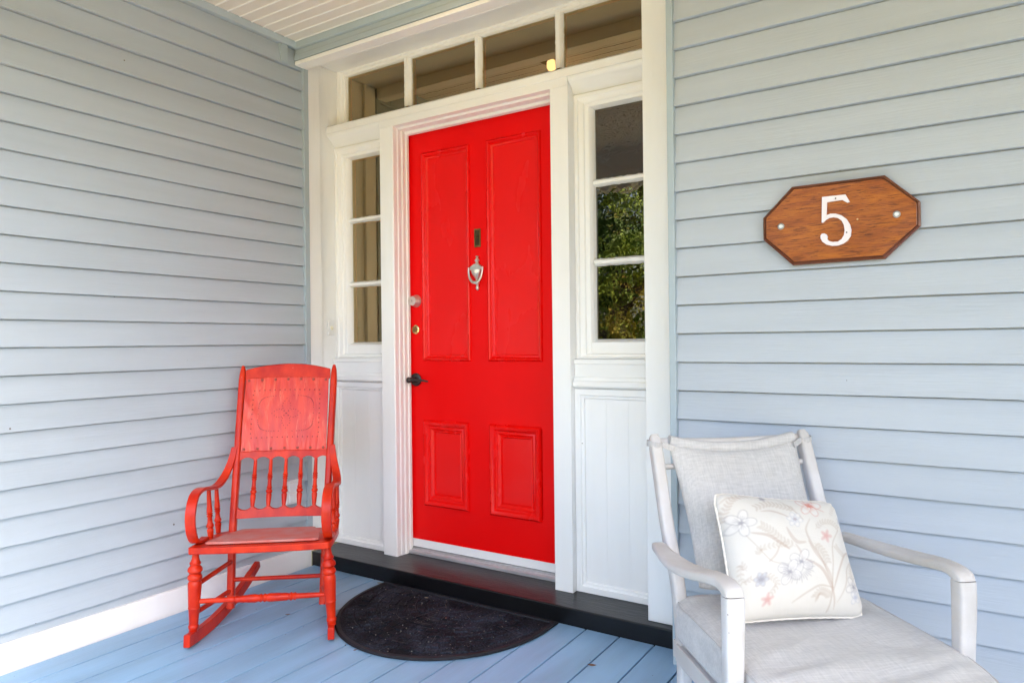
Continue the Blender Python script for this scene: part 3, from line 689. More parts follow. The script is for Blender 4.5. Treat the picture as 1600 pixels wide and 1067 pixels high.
# ------------------------------------------------------------------ red rocking chair
TH = 0.678
def local_frame(ox, oy, th):   # local x = chair's side, local -y = chair's front
    return (ox, oy, 0), th
rk = empty('rocking_chair', 'worn red painted wooden rocking chair with spindle back and perforated panel', 'rocking chair', (-1.026, -0.48, 0), TH)
def V(x, yf, z): return (x, -yf, z)                    # yf = distance towards the chair's front
def rp_(name, bm, m=None, parent=None, **k): return link(name, bm, m or m_rock, parent or rk, **k)
def yb(z): return 0.336 * (0.38 - z) - 0.10            # front face of the reclined back
def runner_z(yf): return 0.36 * (yf - 0.09) ** 2
for s_ in (-1, 1):
    # runner
    pth = []
    for i in range(23):
        yf = 0.265 - 0.675 * i / 22
        x = 0.268 + (0.170 - 0.268) * i / 22
        pth.append(V(s_ * x, yf, runner_z(yf) + 0.0245))
    bm = bmesh.new(); sweep(bm, pth, [(0.026, 0.047 - (0.010 if i > 19 else 0) - (0.006 if i > 21 else 0)) for i in range(23)], side=Vector((1, 0, 0)))
    rp_('runner', bm, bevel=0.004)
    # turned front leg
    bm = bmesh.new()
    prof = [(0, 0.013), (0.035, 0.012), (0.09, 0.0135), (0.13, 0.017), (0.145, 0.021), (0.16, 0.021), (0.175, 0.017), (0.19, 0.020), (0.215, 0.0265), (0.245, 0.0275), (0.27, 0.022), (0.28, 0.0195), (0.29, 0.0225), (0.315, 0.0268), (0.345, 0.0265), (0.365, 0.021), (0.375, 0.0215), (0.39, 0.0245), (0.43, 0.0250), (0.68, 0.0215), (0.695, 0.0215), (0.70, 0.0225), (0.71, 0.0205), (0.91, 0.0165), (0.92, 0.019), (0.95, 0.019), (0.96, 0.0165), (1, 0.0165)]
    lathe(bm, prof, V(s_ * 0.250, 0.205, 0.362), V(s_ * 0.262, 0.205, 0.048), 24)
    rp_('front_leg', bm, smooth=True)
    # back post, bent
    P = smooth_path([V(s_ * 0.190, -0.035, 0.045), V(s_ * 0.193, -0.062, 0.18), V(s_ * 0.1965, yb(0.36) - 0.01, 0.36), V(s_ * 0.2005, yb(0.60) - 0.012, 0.60), V(s_ * 0.2045, yb(0.85) - 0.014, 0.85), V(s_ * 0.2070, yb(1.055) - 0.016, 1.055)], 7)
    bm = bmesh.new(); nP = len(P); sz = []
    for i, q in enumerate(P):
        w = 0.030 if i < nP - 3 else (0.027, 0.022, 0.012)[i - (nP - 3)]
        sz.append((w, 0.040 if i < nP - 2 else 0.028))
    sweep(bm, P, sz, side=Vector((1, 0, 0)), rnd=0.55)
    rp_('back_post', bm, smooth=True)
    # arm: one bent flat band
    AP = smooth_path([V(s_ * 0.212, yb(0.70) + 0.004, 0.700), V(s_ * 0.222, -0.178, 0.640), V(s_ * 0.238, -0.140, 0.585), V(s_ * 0.250, -0.070, 0.557), V(s_ * 0.253, 0.03, 0.566), V(s_ * 0.253, 0.13, 0.583), V(s_ * 0.253, 0.205, 0.572), V(s_ * 0.253, 0.248, 0.520), V(s_ * 0.253, 0.248, 0.455), V(s_ * 0.253, 0.215, 0.405), V(s_ * 0.250, 0.165, 0.386), V(s_ * 0.247, 0.10, 0.382)], 6)
    bm = bmesh.new(); nA = len(AP); sz = []
    for i in range(nA):
        t = i / (nA - 1)
        w = 0.026 + 0.012 * min(1, t / 0.28)
        if t > 0.75: w = 0.038 - 0.008 * (t - 0.75) / 0.25
        sz.append((w, 0.0135))
    sweep(bm, AP, sz, side=Vector((1, 0, 0)))
    arm = rp_('armrest', bm, bevel=0.003)
    for yf, zt in ((0.036, 0.560), (-0.066, 0.551)):
        bm = bmesh.new(); zb = 0.378 - 0.02
        lathe(bm, [(0, 0.008), (0.30, 0.0095), (0.44, 0.012), (0.46, 0.009), (0.475, 0.0135), (0.50, 0.009), (0.52, 0.0125), (0.55, 0.009), (0.66, 0.0105), (0.70, 0.014), (0.73, 0.015), (0.76, 0.012), (0.77, 0.0095), (0.80, 0.0135), (0.84, 0.0125), (1, 0.010)], V(s_ * 0.252, yf, zt), V(s_ * 0.246, yf, zb), 16)
        rp_('arm_spindle', bm, None, arm, smooth=True)
    # side stretchers
    bm = bmesh.new(); tube(bm, [V(s_ * 0.254, 0.20, 0.225), V(s_ * 0.193, -0.055, 0.235)], 0.0095); rp_('side_stretcher', bm, smooth=True)
    bm = bmesh.new(); tube(bm, [V(s_ * 0.257, 0.20, 0.118), V(s_ * 0.191, -0.045, 0.118)], 0.0095); rp_('side_stretcher', bm, smooth=True)
# cross stretchers
bm = bmesh.new()
lathe(bm, [(0, 0.009), (0.24, 0.0105), (0.27, 0.014), (0.285, 0.011), (0.30, 0.0155), (0.325, 0.012), (0.34, 0.0135), (0.44, 0.0165), (0.47, 0.013), (0.485, 0.0165), (0.50, 0.012), (0.515, 0.0165), (0.53, 0.013), (0.55, 0.0165), (0.68, 0.0150), (0.70, 0.012), (0.715, 0.0165), (0.73, 0.012), (0.745, 0.0155), (0.76, 0.011), (1, 0.009)], V(-0.250, 0.205, 0.165), V(0.250, 0.205, 0.168), 18)
rp_('front_stretcher', bm, smooth=True)
bm = bmesh.new(); tube(bm, [V(-0.192, -0.052, 0.160), V(0.192, -0.052, 0.160)], 0.009); rp_('rear_stretcher', bm, smooth=True)
# seat frame (trapezoid board) and dusty seat panel
def slab(bm, outline, zf, thick):
    vt = [bm.verts.new((x, -yf, zf(yf))) for x, yf in outline]; vb_ = [bm.verts.new((x, -yf, zf(yf) - thick)) for x, yf in outline]; n = len(vt)
    bm.faces.new(vt); bm.faces.new(vb_[::-1])
    for k in range(n): bm.faces.new((vt[k], vb_[k], vb_[(k + 1) % n], vt[(k + 1) % n]))
zf = lambda yf: 0.384 - 0.10 * max(0, 0.22 - yf)
out = [(-0.268, 0.235), (-0.262, 0.246), (-0.15, 0.252), (0.0, 0.256), (0.15, 0.252), (0.258, 0.244), (0.268, 0.228), (0.266, 0.12), (0.262, 0.02), (0.255, -0.085), (0.225, -0.12), (-0.225, -0.12), (-0.255, -0.085), (-0.262, 0.02), (-0.266, 0.12)]
bm = bmesh.new(); slab(bm, out, zf, 0.027); rp_('seat_frame', bm, bevel=0.005, seg=3)
out = [(-0.215, 0.205), (-0.205, 0.214), (-0.10, 0.219), (0.10, 0.219), (0.205, 0.214), (0.216, 0.20), (0.195, 0.05), (0.155, -0.08), (0.14, -0.09), (-0.14, -0.09), (-0.155, -0.08), (-0.195, 0.05)]
bm = bmesh.new(); slab(bm, out, lambda yf: zf(yf) + 0.011 , 0.010); rp_('seat_panel', bm, m_rockseat, bevel=0.003)
# back: rails follow a shallow curve (concave towards the sitter)
def bx(x, z, dy=0.0): return V(x, yb(z) - 0.018 * (1 - (x / 0.2) ** 2) + dy, z)
def plate(bm, top, bot, xs, d0, d1, mi=0):
    """plate between z = bot(x)..top(x), thickness from d0 to d1 in front of the back plane"""
    fr = [(bm.verts.new(bx(x, bot(x), d1)), bm.verts.new(bx(x, top(x), d1))) for x in xs]
    bk = [(bm.verts.new(bx(x, bot(x), d0)), bm.verts.new(bx(x, top(x), d0))) for x in xs]
    for i in range(len(xs) - 1):
        for q in ((fr[i][0], fr[i + 1][0], fr[i + 1][1], fr[i][1]), (bk[i][1], bk[i + 1][1], bk[i + 1][0], bk[i][0]),
                  (fr[i][1], fr[i + 1][1], bk[i + 1][1], bk[i][1]), (bk[i][0], bk[i + 1][0], fr[i + 1][0], fr[i][0])):
            bm.faces.new(q).material_index = mi
    for e in (0, -1): bm.faces.new((fr[e][0], fr[e][1], bk[e][1], bk[e][0])).material_index = mi
xs = [-0.191 + 0.382 * i / 60 for i in range(61)]
bm = bmesh.new(); plate(bm, lambda x: 1.066 - 0.026 * (x / 0.19) ** 2, lambda x: 0.998 - 0.004 * (x / 0.19) ** 2, xs, -0.016, 0.004)
rp_('top_rail', bm, bevel=0.004)
SPX = [-0.123, -0.057, 0.009, 0.075, 0.141]
def scallop(x):
    # 0 at spindle positions (lobes), 1 at the middle of arches
    ph = (x - SPX[0]) / 0.066
    return abs(math.sin(math.pi * ph)) ** 0.62 if -1.0 <= ph <= 5.0 else 0.25
xs2 = [-0.190 + 0.380 * i / 190 for i in range(191)]
bm = bmesh.new(); plate(bm, lambda x: 0.682, lambda x: 0.634 + 0.020 * scallop(x), xs2, -0.012, 0.004); rp_('middle_rail', bm, bevel=0.0012, seg=1)
bm = bmesh.new(); plate(bm, lambda x: 0.458 - 0.022 * scallop(x), lambda x: 0.403, xs2, -0.012, 0.004); rp_('bottom_rail', bm, bevel=0.0012, seg=1)
for x in SPX:
    bm = bmesh.new()
    lathe(bm, [(0, 0.0072), (0.30, 0.0085), (0.34, 0.0115), (0.36, 0.0085), (0.38, 0.0125), (0.40, 0.0085), (0.42, 0.0115), (0.45, 0.008), (0.58, 0.009), (0.62, 0.012), (0.64, 0.0088), (0.67, 0.0135), (0.71, 0.0135), (0.735, 0.009), (0.76, 0.012), (0.82, 0.0115), (1, 0.0082)], bx(x, 0.642, -0.004), bx(x - 0.0, 0.448, -0.004), 16)
    rp_('back_spindle', bm, smooth=True)
# leather back panel : grid with wrinkles, holes and rivets
bm = bmesh.new(); NX, NZ = 90, 80
def wr_(x, t):
    e = max(0, 1 - t / 0.28) + max(0, (t - 0.72) / 0.28) * 0.6
    s1 = noise.noise(Vector((x * 46, t * 1.6, 3.1))); s2 = noise.noise(Vector((x * 19 + 4 * t, t * 1.3, 9.7)))
    l = max(0, (-x - 0.08) / 0.1)
    return 0.0042 * e * (abs(s1) * 2 - 0.3) + 0.0028 * s2 * (0.4 + l) + 0.004 * math.sin(math.pi * t)
pz0, pz1 = 0.679, 1.006
def ppt(i, j, off=0.0):
    x = -0.186 + 0.372 * i / NX; t = j / NZ
    z = pz0 + (pz1 - pz0) * t - 0.005 * (x / 0.19) ** 2 * t + (0.0015 * math.sin(x * 90) if j == 0 else 0)
    return bx(x, z, 0.0065 + wr_(x, t) + off)
g = [[bm.verts.new(ppt(i, j)) for i in range(NX + 1)] for j in range(NZ + 1)]
for j in range(NZ):
    for i in range(NX): bm.faces.new((g[j][i], g[j][i + 1], g[j + 1][i + 1], g[j + 1][i]))
gb = [[bm.verts.new(Vector(ppt(i, j, -0.0055 - wr_(-0.186 + 0.372 * i / NX, j / NZ)))) for i in range(NX + 1)] for j in (0, NZ)]
for i in range(NX):
    bm.faces.new((gb[0][i], gb[1][i], gb[1][i + 1], gb[0][i + 1]))
    bm.faces.new((g[0][i], gb[0][i], gb[0][i + 1], g[0][i + 1])); bm.faces.new((g[NZ][i], g[NZ][i + 1], gb[1][i + 1], gb[1][i]))
BPBM = bm
def disc(bm, u_, v_, rad, hgt, mi):
    i = (u_ * 0.5 + 0.5) * NX; j = v_ * NZ
    c = Vector(ppt(i, j, 0.0016)); nrm = Vector((0, -0.948, 0.318))
    tx = Vector((1, 0, 0)); tz = nrm.cross(tx).normalized() * -1
    n_ = 8; ring = [bm.verts.new(c + tx * rad * math.cos(2 * math.pi * k / n_) + tz * rad * math.sin(2 * math.pi * k / n_)) for k in range(n_)]
    if hgt > 0:
        r2_ = [bm.verts.new(c + nrm * hgt + tx * rad * .6 * math.cos(2 * math.pi * k / n_) + tz * rad * .6 * math.sin(2 * math.pi * k / n_)) for k in range(n_)]
        for k in range(n_): bm.faces.new((ring[k], ring[(k + 1) % n_], r2_[(k + 1) % n_], r2_[k])).material_index = mi
        bm.faces.new(r2_).material_index = mi
    else: bm.faces.new(ring).material_index = mi
bm = BPBM
def dots(pts, rad):
    for a, b in pts: disc(bm, a, b, rad, 0, 1)
outer = [(-0.78 + 1.56 * i / 13, 0.82) for i in range(14)] + [(-0.78 + 1.56 * i / 13, 0.18) for i in range(14)] + [(sx * 0.80, 0.24 + 0.52 * i / 8) for i in range(9) for sx in (-1, 1)]
dots(outer, 0.0026)
for i in range(70):
    a = 2 * math.pi * i / 70; ca, sa = math.cos(a), math.sin(a)
    disc(bm, 0.66 * math.copysign(abs(ca) ** 0.45, ca), 0.5 + 0.24 * math.copysign(abs(sa) ** 0.45, sa), 0.0018, 0, 1)
for k in range(4):
    for sg in (-1, 1):
        for t in range(1, 7):
            L_ = (0.34 if k % 2 == 0 else 0.20) * t / 6; wd = 0.09 * math.sin(math.pi * t / 6) * sg
            if k == 0: p_ = (L_, 0.5 + wd * 0.62)
            elif k == 1: p_ = (wd * 1.1, 0.5 + L_)
            elif k == 2: p_ = (-L_, 0.5 + wd * 0.62)
            else: p_ = (wd * 1.1, 0.5 - L_)
            disc(bm, p_[0], p_[1], 0.0018, 0, 1)
disc(bm, 0, 0.5, 0.003, 0, 1)
for i in range(7):
    for v_ in (0.965, 0.035): disc(bm, -0.93 + 1.86 * i / 6, v_, 0.0062, 0.003, 2)
pan = rp_('back_panel', bm, m_rockback, smooth='keep', extra=(m_hole, m_rivet))

# ------------------------------------------------------------------ grey armchair with cushions
T2 = 0.717
ac = empty('armchair', 'grey-white painted wooden armchair with grey linen seat and back cushions', 'armchair', (1.051, -0.499, 0), T2)
def ap(name, bm, m=None, parent=None, **k): return link(name, bm, m or m_chair, parent or ac, **k)
for s_ in (-1, 1):
    P = smooth_path([V(s_ * 0.240, -0.20, 0.0), V(s_ * 0.243, -0.165, 0.25), V(s_ * 0.245, -0.20, 0.46), V(s_ * 0.246, -0.270, 0.60), V(s_ * 0.245, -0.335, 0.75), V(s_ * 0.244, -0.384, 0.866)], 6)
    bm = bmesh.new(); n_ = len(P)
    sweep(bm, P, [((0.036, 0.040) if i < n_ - 2 else (0.033, 0.030) if i < n_ - 1 else (0.020, 0.018)) for i in range(n_)], rnd=0.5)
    ap('rear_post', bm, smooth=True)
    # front leg with the knee that turns into the arm
    P = [V(s_ * 0.282 - .011, 0.225, 0.0), V(s_ * 0.283 - .011, 0.228, 0.15), V(s_ * 0.283 - .011, 0.232, 0.32), V(s_ * 0.283 - .011, 0.236, 0.46), V(s_ * 0.283 - .011, 0.238, 0.550), V(s_ * 0.283 - .011, 0.236, 0.594)]
    bm = bmesh.new(); sweep(bm, smooth_path(P, 4), [(0.034 + 0.010 * min(1, i / 14), 0.028 + 0.010 * min(1, (i / 16) ** 1.5)) for i in range(21)], rnd=0.38)
    ap('front_leg', bm, smooth=True)
    P = smooth_path([V(s_ * 0.283 - .011, 0.236, 0.5948), V(s_ * 0.283 - .011, 0.232, 0.604), V(s_ * 0.284 - .011, 0.205, 0.6115), V(s_ * 0.289 - .010, 0.150, 0.6070), V(s_ * 0.302 - .009, 0.070, 0.5930), V(s_ * 0.305 - .008, -0.02, 0.5820), V(s_ * 0.298 - .006, -0.12, 0.574), V(s_ * 0.290 - .002, -0.205, 0.569), V(s_ * 0.286, -0.245, 0.566)], 5)
    n_ = len(P); sz = []
    for i in range(n_):
        t = i / (n_ - 1)
        w = 0.044 if t < 0.3 else 0.044 + 0.020 * math.sin(math.pi * min(1, (t - 0.3) / 0.5)) if t < 0.8 else 0.044 - 0.008 * (t - 0.8) / 0.2
        h = 0.037 - 0.013 * min(1, t / 0.22)
        sz.append((w, h if i < n_ - 1 else 0.018))
    bm = bmesh.new(); sweep(bm, P, sz, rnd=0.46)
    ap('armrest', bm, smooth=True)
bm = bmesh.new(); tube(bm, smooth_path([V(-0.232, -0.386, 0.842), V(0, -0.389, 0.836), V(0.232, -0.386, 0.842)], 5), 0.013); ap('top_bar', bm, smooth=True)
bm = bmesh.new(); tube(bm, [V(-0.232, -0.355, 0.772), V(0.232, -0.355, 0.772)], 0.009); ap('back_bar', bm, smooth=True)
ap('seat_rail', Bs([(-0.262, 0.262, -0.245, -0.215, 0.27, 0.318), (-0.262, 0.262, 0.17, 0.20, 0.27, 0.318)]), bevel=0.003)
for s_ in (-1, 1):
    a, b = sorted((s_ * 0.268, s_ * 0.244)); ap('side_rail', B(a, b, -0.214, 0.169, 0.27, 0.318), bevel=0.003)
# seat cushion: rounded box with sag and creases
def cushion(nx, ny, fn):
    bm = bmesh.new(); return bm
def superbox(bm, hx, hy, hz, n1=0.28, n2=0.5, seg_u=96, seg_v=40, fn=None):
    rows = []
    for j in range(seg_v + 1):
        ph = -math.pi / 2 + math.pi * j / seg_v; row = []
        for i in range(seg_u):
            a = 2 * math.pi * i / seg_u
            pw = lambda v, e: math.copysign(abs(v) ** e, v)
            p = Vector((hx * pw(math.cos(ph), n2) * pw(math.cos(a), n1), hy * pw(math.cos(ph), n2) * pw(math.sin(a), n1), hz * pw(math.sin(ph), n2)))
            if fn: p = fn(p)
            row.append(p)
        rows.append(row)
    vs = [[bm.verts.new(p) for p in row] for row in rows[1:-1]]
    b0 = bm.verts.new(rows[0][0]); t0 = bm.verts.new(rows[-1][0])
    for A, C in zip(vs, vs[1:]):
        for i in range(seg_u): bm.faces.new((A[i], A[(i + 1) % seg_u], C[(i + 1) % seg_u], C[i]))
    for i in range(seg_u):
        bm.faces.new((b0, vs[0][(i + 1) % seg_u], vs[0][i])); bm.faces.new((t0, vs[-1][i], vs[-1][(i + 1) % seg_u]))
def grid_cushion(hx, hy, hz, fn, N=90):
    """rounded slab: top + bottom grids and a bulging side band"""
    bm = bmesh.new(); superbox(bm, hx, hy, hz, 0.22, 0.30, 160, 64, fn); return bm
def seat_fn(p):
    x, y, z = p; yf = -y
    if z > 0:
        # sag where somebody sat, creases running across near the pillow and front
        c = 0.010 * math.exp(-((x / 0.15) ** 2 + ((yf + 0.02) / 0.16) ** 2))
        w = 0.0
        w += 0.0120 * noise.noise(Vector((x * 5 + 0.8 * yf, yf * 24 + 5 * x, 1.3)))
        w += 0.0105 * noise.noise(Vector((x * 3, yf * 9 - 4 * x, 5.3)))
        edge = min(1, max(0, (0.27 - abs(x)) / 0.06)) * min(1, max(0, (0.31 - abs(yf)) / 0.06))
        z = z - c + w * (0.25 + 0.75 * edge)
    else: z += 0.002 * noise.noise(Vector((x * 8, yf * 8, 2)))
    x += 0.003 * noise.noise(Vector((yf * 9, z * 20, 7))); y += 0.003 * noise.noise(Vector((x * 9, z * 20, 3)))
    z -= 0.018 * max(0, (yf - 0.12) / 0.2) ** 2
    return Vector((x, y - 0.087, z + 0.380))
sc_ = ap('seat_cushion', grid_cushion(0.270, 0.305, 0.062, seat_fn), m_fab, smooth='keep')
def seam(zoff, hx, hy, hz, fn, rad):
    bm = bmesh.new(); pts = []
    for i in range(97):
        a = 2 * math.pi * i / 96
        pw = lambda v, e: math.copysign(abs(v) ** e, v)
        q = (1 - abs(zoff / hz) ** (2 / 0.30)) ** (0.30 / 2) if abs(zoff) < hz else 0
        p = fn(Vector((hx * q * pw(math.cos(a), 0.22), hy * q * pw(math.sin(a), 0.22), zoff))); pts.append(p)
    for a, b in zip(pts, pts[1:]):
        if (b - a).length < 1e-5: continue
    clean = [pts[0]]
    for p in pts[1:]:
        if (p - clean[-1]).length > 0.004: clean.append(p)
    rings = []
    cen = sum(clean, Vector()) / len(clean); m = len(clean)
    for i, p in enumerate(clean):
        t = (clean[(i + 1) % m] - clean[i - 1]).normalized(); s = t.cross(Vector((0, 0, 1))).normalized(); h = t.cross(s)
        rings.append([bm.verts.new(p + s * rad * math.cos(k * math.pi / 3) + h * rad * math.sin(k * math.pi / 3)) for k in range(6)])
    for i in range(m):
        A, C = rings[i], rings[(i + 1) % m]
        for k in range(6): bm.faces.new((A[k], A[(k + 1) % 6], C[(k + 1) % 6], C[k]))
    return bm
link('piping', seam(0.046, 0.270, 0.305, 0.062, seat_fn, 0.0028), m_fabpipe, sc_, smooth=True)
link('piping', seam(-0.046, 0.270, 0.305, 0.062, seat_fn, 0.0028), m_fabpipe, sc_, smooth=True)
# back cushion hangs from the top bar
bm = bmesh.new(); NX2, NZ2 = 60, 60
def bc_pt(i, j, side):
    u_ = -1 + 2 * i / NX2; t = j / NZ2               # t 0 bottom, 1 top
    hw = 0.203 - 0.010 * math.sin(math.pi * min(1, t * 1.05)) + 0.004 * t
    x = u_ * hw + 0.002 + 0.020 * (1 - t)
    sag = 0.030 * (1 - u_ * u_) + 0.0
    z = 0.455 + (0.842 - 0.455) * t - sag * t ** 2
    yf = -0.205 - (z - 0.46) * 0.427
    edge = (1 - abs(u_) ** 6) ; puff = 0.058 * edge * math.sin(math.pi * min(0.985, 0.08 + 0.92 * t)) ** 0.42
    puff *= (0.75 + 0.25 * (1 - t))
    puff += 0.003 * noise.noise(Vector((x * 14, z * 9, 4.4))) * edge
    if t >= 1: puff = 0.0
    return V(x, yf + (0.004 + puff if side else -0.006 * edge), z)
A_ = [[bm.verts.new(bc_pt(i, j, True)) for i in range(NX2 + 1)] for j in range(NZ2 + 1)]
C_ = [[bm.verts.new(bc_pt(i, j, False)) for i in range(NX2 + 1)] for j in range(NZ2 + 1)]
for j in range(NZ2):
    for i in range(NX2):
        bm.faces.new((A_[j][i], A_[j][i + 1], A_[j + 1][i + 1], A_[j + 1][i])); bm.faces.new((C_[j][i + 1], C_[j][i], C_[j + 1][i], C_[j + 1][i + 1]))
for j in range(NZ2):
    bm.faces.new((A_[j][0], A_[j + 1][0], C_[j + 1][0], C_[j][0])); bm.faces.new((A_[j][NX2], C_[j][NX2], C_[j + 1][NX2], A_[j + 1][NX2]))
for i in range(NX2):
    bm.faces.new((A_[0][i], C_[0][i], C_[0][i + 1], A_[0][i + 1])); bm.faces.new((A_[NZ2][i], A_[NZ2][i + 1], C_[NZ2][i + 1], C_[NZ2][i]))
bc = ap('back_cushion', bm, m_fab, smooth='keep')
# flap folded over the bar
bm = bmesh.new(); pts = []
for i in range(25):
    u_ = -1 + i / 12; pts.append(V(u_ * 0.205 + 0.003, -0.371, 0.847 - 0.026 * (1 - u_ * u_)))
sweep(bm, pts, [(0.034, 0.036)] * 25, side=Vector((0, 1, 0)), rnd=0.8); link('top_fold', bm, m_fab, bc, smooth=True)
for s_ in (-1, 1):
    bm = bmesh.new()
    pts = []
    for i in range(17):
        a = 2 * math.pi * i / 16; pts.append(V(s_ * 0.245 + 0.0225 * math.cos(a), -0.375 + 0.0265 * math.sin(a), 0.838 + 0.004 * math.cos(a) * s_))
    sweep(bm, pts, [(0.017, 0.003)] * 17, side=Vector((0, 0, 1)))
    sweep(bm, [V(s_ * 0.228, -0.356, 0.840), V(s_ * 0.212, -0.350, 0.833), V(s_ * 0.196, -0.345, 0.826)], [(0.018, 0.004)] * 3, side=Vector((0, 0, 1)))
    link('tie', bm, m_fabpipe, bc, smooth=True)

# ------------------------------------------------------------------ throw pillow
pil = empty('throw_pillow', 'cream throw pillow with faded floral print resting on the armchair', 'pillow', (1.051, -0.499, 0), T2)
TLp, TRp, BRp, BLp = Vector(V(-0.178, -0.118, 0.742)), Vector(V(0.186, -0.134, 0.695)), Vector(V(0.160, 0.040, 0.440)), Vector(V(-0.205, 0.052, 0.455))
nrm = (TRp - TLp).cross(TLp - BLp).normalized()
if nrm.y > 0: nrm = -nrm
NP = 170
# floral print: strokes given on a 1200x1067 drawing of the pillow's face
QC = [(100, 95), (950, 160), (1118, 985), (230, 925)]
def uv2px(u_, v_):   # u right 0..1, v down 0..1
    a = (QC[0][0] + (QC[1][0] - QC[0][0]) * u_, QC[0][1] + (QC[1][1] - QC[0][1]) * u_)
    b = (QC[3][0] + (QC[2][0] - QC[3][0]) * u_, QC[3][1] + (QC[2][1] - QC[3][1]) * u_)
    return a[0] + (b[0] - a[0]) * v_, a[1] + (b[1] - a[1]) * v_
CREAM = (0.60, 0.58, 0.545); TAN = (0.40, 0.32, 0.26); BROWN = (0.38, 0.27, 0.21); GREY = (0.31, 0.30, 0.325); BLUE = (0.40, 0.42, 0.49); RED = (0.54, 0.19, 0.15); PINK = (0.54, 0.33, 0.31); WHITE = (0.65, 0.63, 0.61)
GR = 4
W_, H_ = 1200 // GR, 1067 // GR
canvas = [[CREAM] * W_ for _ in range(H_)]
def blend(ix, iy, c, a):
    if 0 <= ix < W_ and 0 <= iy < H_:
        o = canvas[iy][ix]; a *= 0.74; canvas[iy][ix] = tuple(o[k] * (1 - a) + c[k] * a for k in range(3))
def stroke(pts, w, c, a=0.75, taper=True):
    P = smooth_path([(p[0], p[1], 0) for p in pts], 10); tot = len(P)
    done = {}
    for k in range(tot - 1):
        q0, q1 = P[k], P[k + 1]; st_ = max(1, int((q1 - q0).length / GR) + 1)
        for s in range(st_):
            t = (k + s / st_) / tot; ww = w * (math.sin(math.pi * min(1, t * 0.96 + 0.02)) ** 0.6 if taper else 1) / 2
            q = q0.lerp(q1, s / st_)
            rad = max(ww, 2.2) / GR; R_ = int(rad + 2)
            for dy in range(-R_, R_ + 1):
                for dx in range(-R_, R_ + 1):
                    ix, iy = int(q.x / GR) + dx, int(q.y / GR) + dy
                    d = math.hypot(ix - q.x / GR, iy - q.y / GR); al = max(0, min(1, rad - d + 0.5))
                    if al > done.get((ix, iy), 0): done[(ix, iy)] = al
    for (ix, iy), al in done.items(): blend(ix, iy, c, al * a)
def leafs(pts, c, ln=30, w=12, step=1, a=0.6):
    P = smooth_path([(p[0], p[1], 0) for p in pts], 4)
    stroke(pts, 4, c, a, False)
    for k in range(1, len(P) - 1, step):
        t = (P[k + 1] - P[k - 1]).normalized()
        for sg in (-1, 1):
            d = Vector((t.x * 0.75 - sg * t.y * 0.8, t.y * 0.75 + sg * t.x * 0.8, 0)).normalized()
            q = P[k] + d * ln; stroke([(P[k].x + d.x * 5, P[k].y + d.y * 5), ((P[k].x + q.x) / 2, (P[k].y + q.y) / 2), (q.x, q.y)], w, c, a)
def petal(cx, cy, ang, ln, w, c, cin, a=0.7):
    d = (math.cos(ang), math.sin(ang)); n_ = (-d[1], d[0])
    loop = []
    for k in range(13):
        t = k / 12 * math.pi
        loop.append((cx + d[0] * ln * (1 - math.cos(t)) / 2 + n_[0] * w / 2 * math.sin(t) ** 0.8, cy + d[1] * ln * (1 - math.cos(t)) / 2 + n_[1] * w / 2 * math.sin(t) ** 0.8))
    loop2 = [(2 * cx + 2 * d[0] * ((p[0] - cx) * d[0] + (p[1] - cy) * d[1]) - p[0], 2 * cy + 2 * d[1] * ((p[0] - cx) * d[0] + (p[1] - cy) * d[1]) - p[1]) for p in loop]
    stroke([(cx + d[0] * ln * 0.2, cy + d[1] * ln * 0.2), (cx + d[0] * ln * 0.5, cy + d[1] * ln * 0.5), (cx + d[0] * ln * 0.85, cy + d[1] * ln * 0.85)], w * 0.8, cin, 0.85)
    stroke(loop, 8, c, a * 0.75, False); stroke(loop2, 8, c, a * 0.75, False)
    for s in (-0.25, 0, 0.25):
        stroke([(cx, cy), (cx + d[0] * ln * 0.55 + n_[0] * w * s, cy + d[1] * ln * 0.55 + n_[1] * w * s)], 6, c, a * 0.8)
def flower(cx, cy, rad, c, n_=5, ph=0.3, cin=WHITE, w=0.75):
    for k in range(n_): petal(cx, cy, ph + 2 * math.pi * k / n_, rad, rad * w, c, cin)
    stroke([(cx - 6, cy), (cx + 6, cy)], 22, c, 0.9, False)
# stems
stroke([(820, 940), (822, 800), (830, 640), (850, 500), (920, 400)], 9, TAN, 0.75, False)
stroke([(860, 930), (820, 800), (760, 690), (700, 640), (620, 600)], 20, BROWN, 0.6)
stroke([(830, 800), (740, 600), (680, 500), (650, 400), (690, 320)], 16, TAN, 0.65)
stroke([(830, 820), (880, 680), (940, 590), (1020, 555)], 16, BROWN, 0.7)
stroke([(870, 890), (930, 780), (950, 680), (1020, 620)], 12, TAN, 0.65)
stroke([(830, 800), (740, 780), (660, 810), (560, 868)], 14, TAN, 0.65)
stroke([(830, 820), (800, 700), (700, 560), (660, 480)], 18, BROWN, 0.5)
stroke([(280, 405), (380, 430), (450, 480), (520, 535)], 22, BROWN, 0.6)
stroke([(510, 380), (540, 450), (580, 490), (640, 490)], 26, BROWN, 0.5)
stroke([(350, 262), (420, 258), (490, 280), (540, 310)], 14, BROWN, 0.6)
stroke([(240, 400), (300, 480), (390, 590), (460, 620)], 7, TAN, 0.6, False)
stroke([(455, 500), (430, 560), (385, 605)], 14, BROWN, 0.5)
stroke([(500, 150), (560, 220), (610, 290), (640, 330)], 12, TAN, 0.6)
stroke([(560, 500), (600, 560), (610, 620)], 16, BROWN, 0.45)
leafs([(600, 250), (520, 220), (420, 200), (320, 235)], TAN, 34, 14, 1, 0.6)
leafs([(560, 520), (470, 470), (400, 400), (340, 360)], TAN, 36, 14, 1, 0.5)
leafs([(330, 560), (330, 520), (430, 500), (500, 500)], TAN, 28, 12, 1, 0.45)
leafs([(720, 400), (780, 350), (860, 350), (920, 390)], TAN, 30, 12, 1, 0.5)
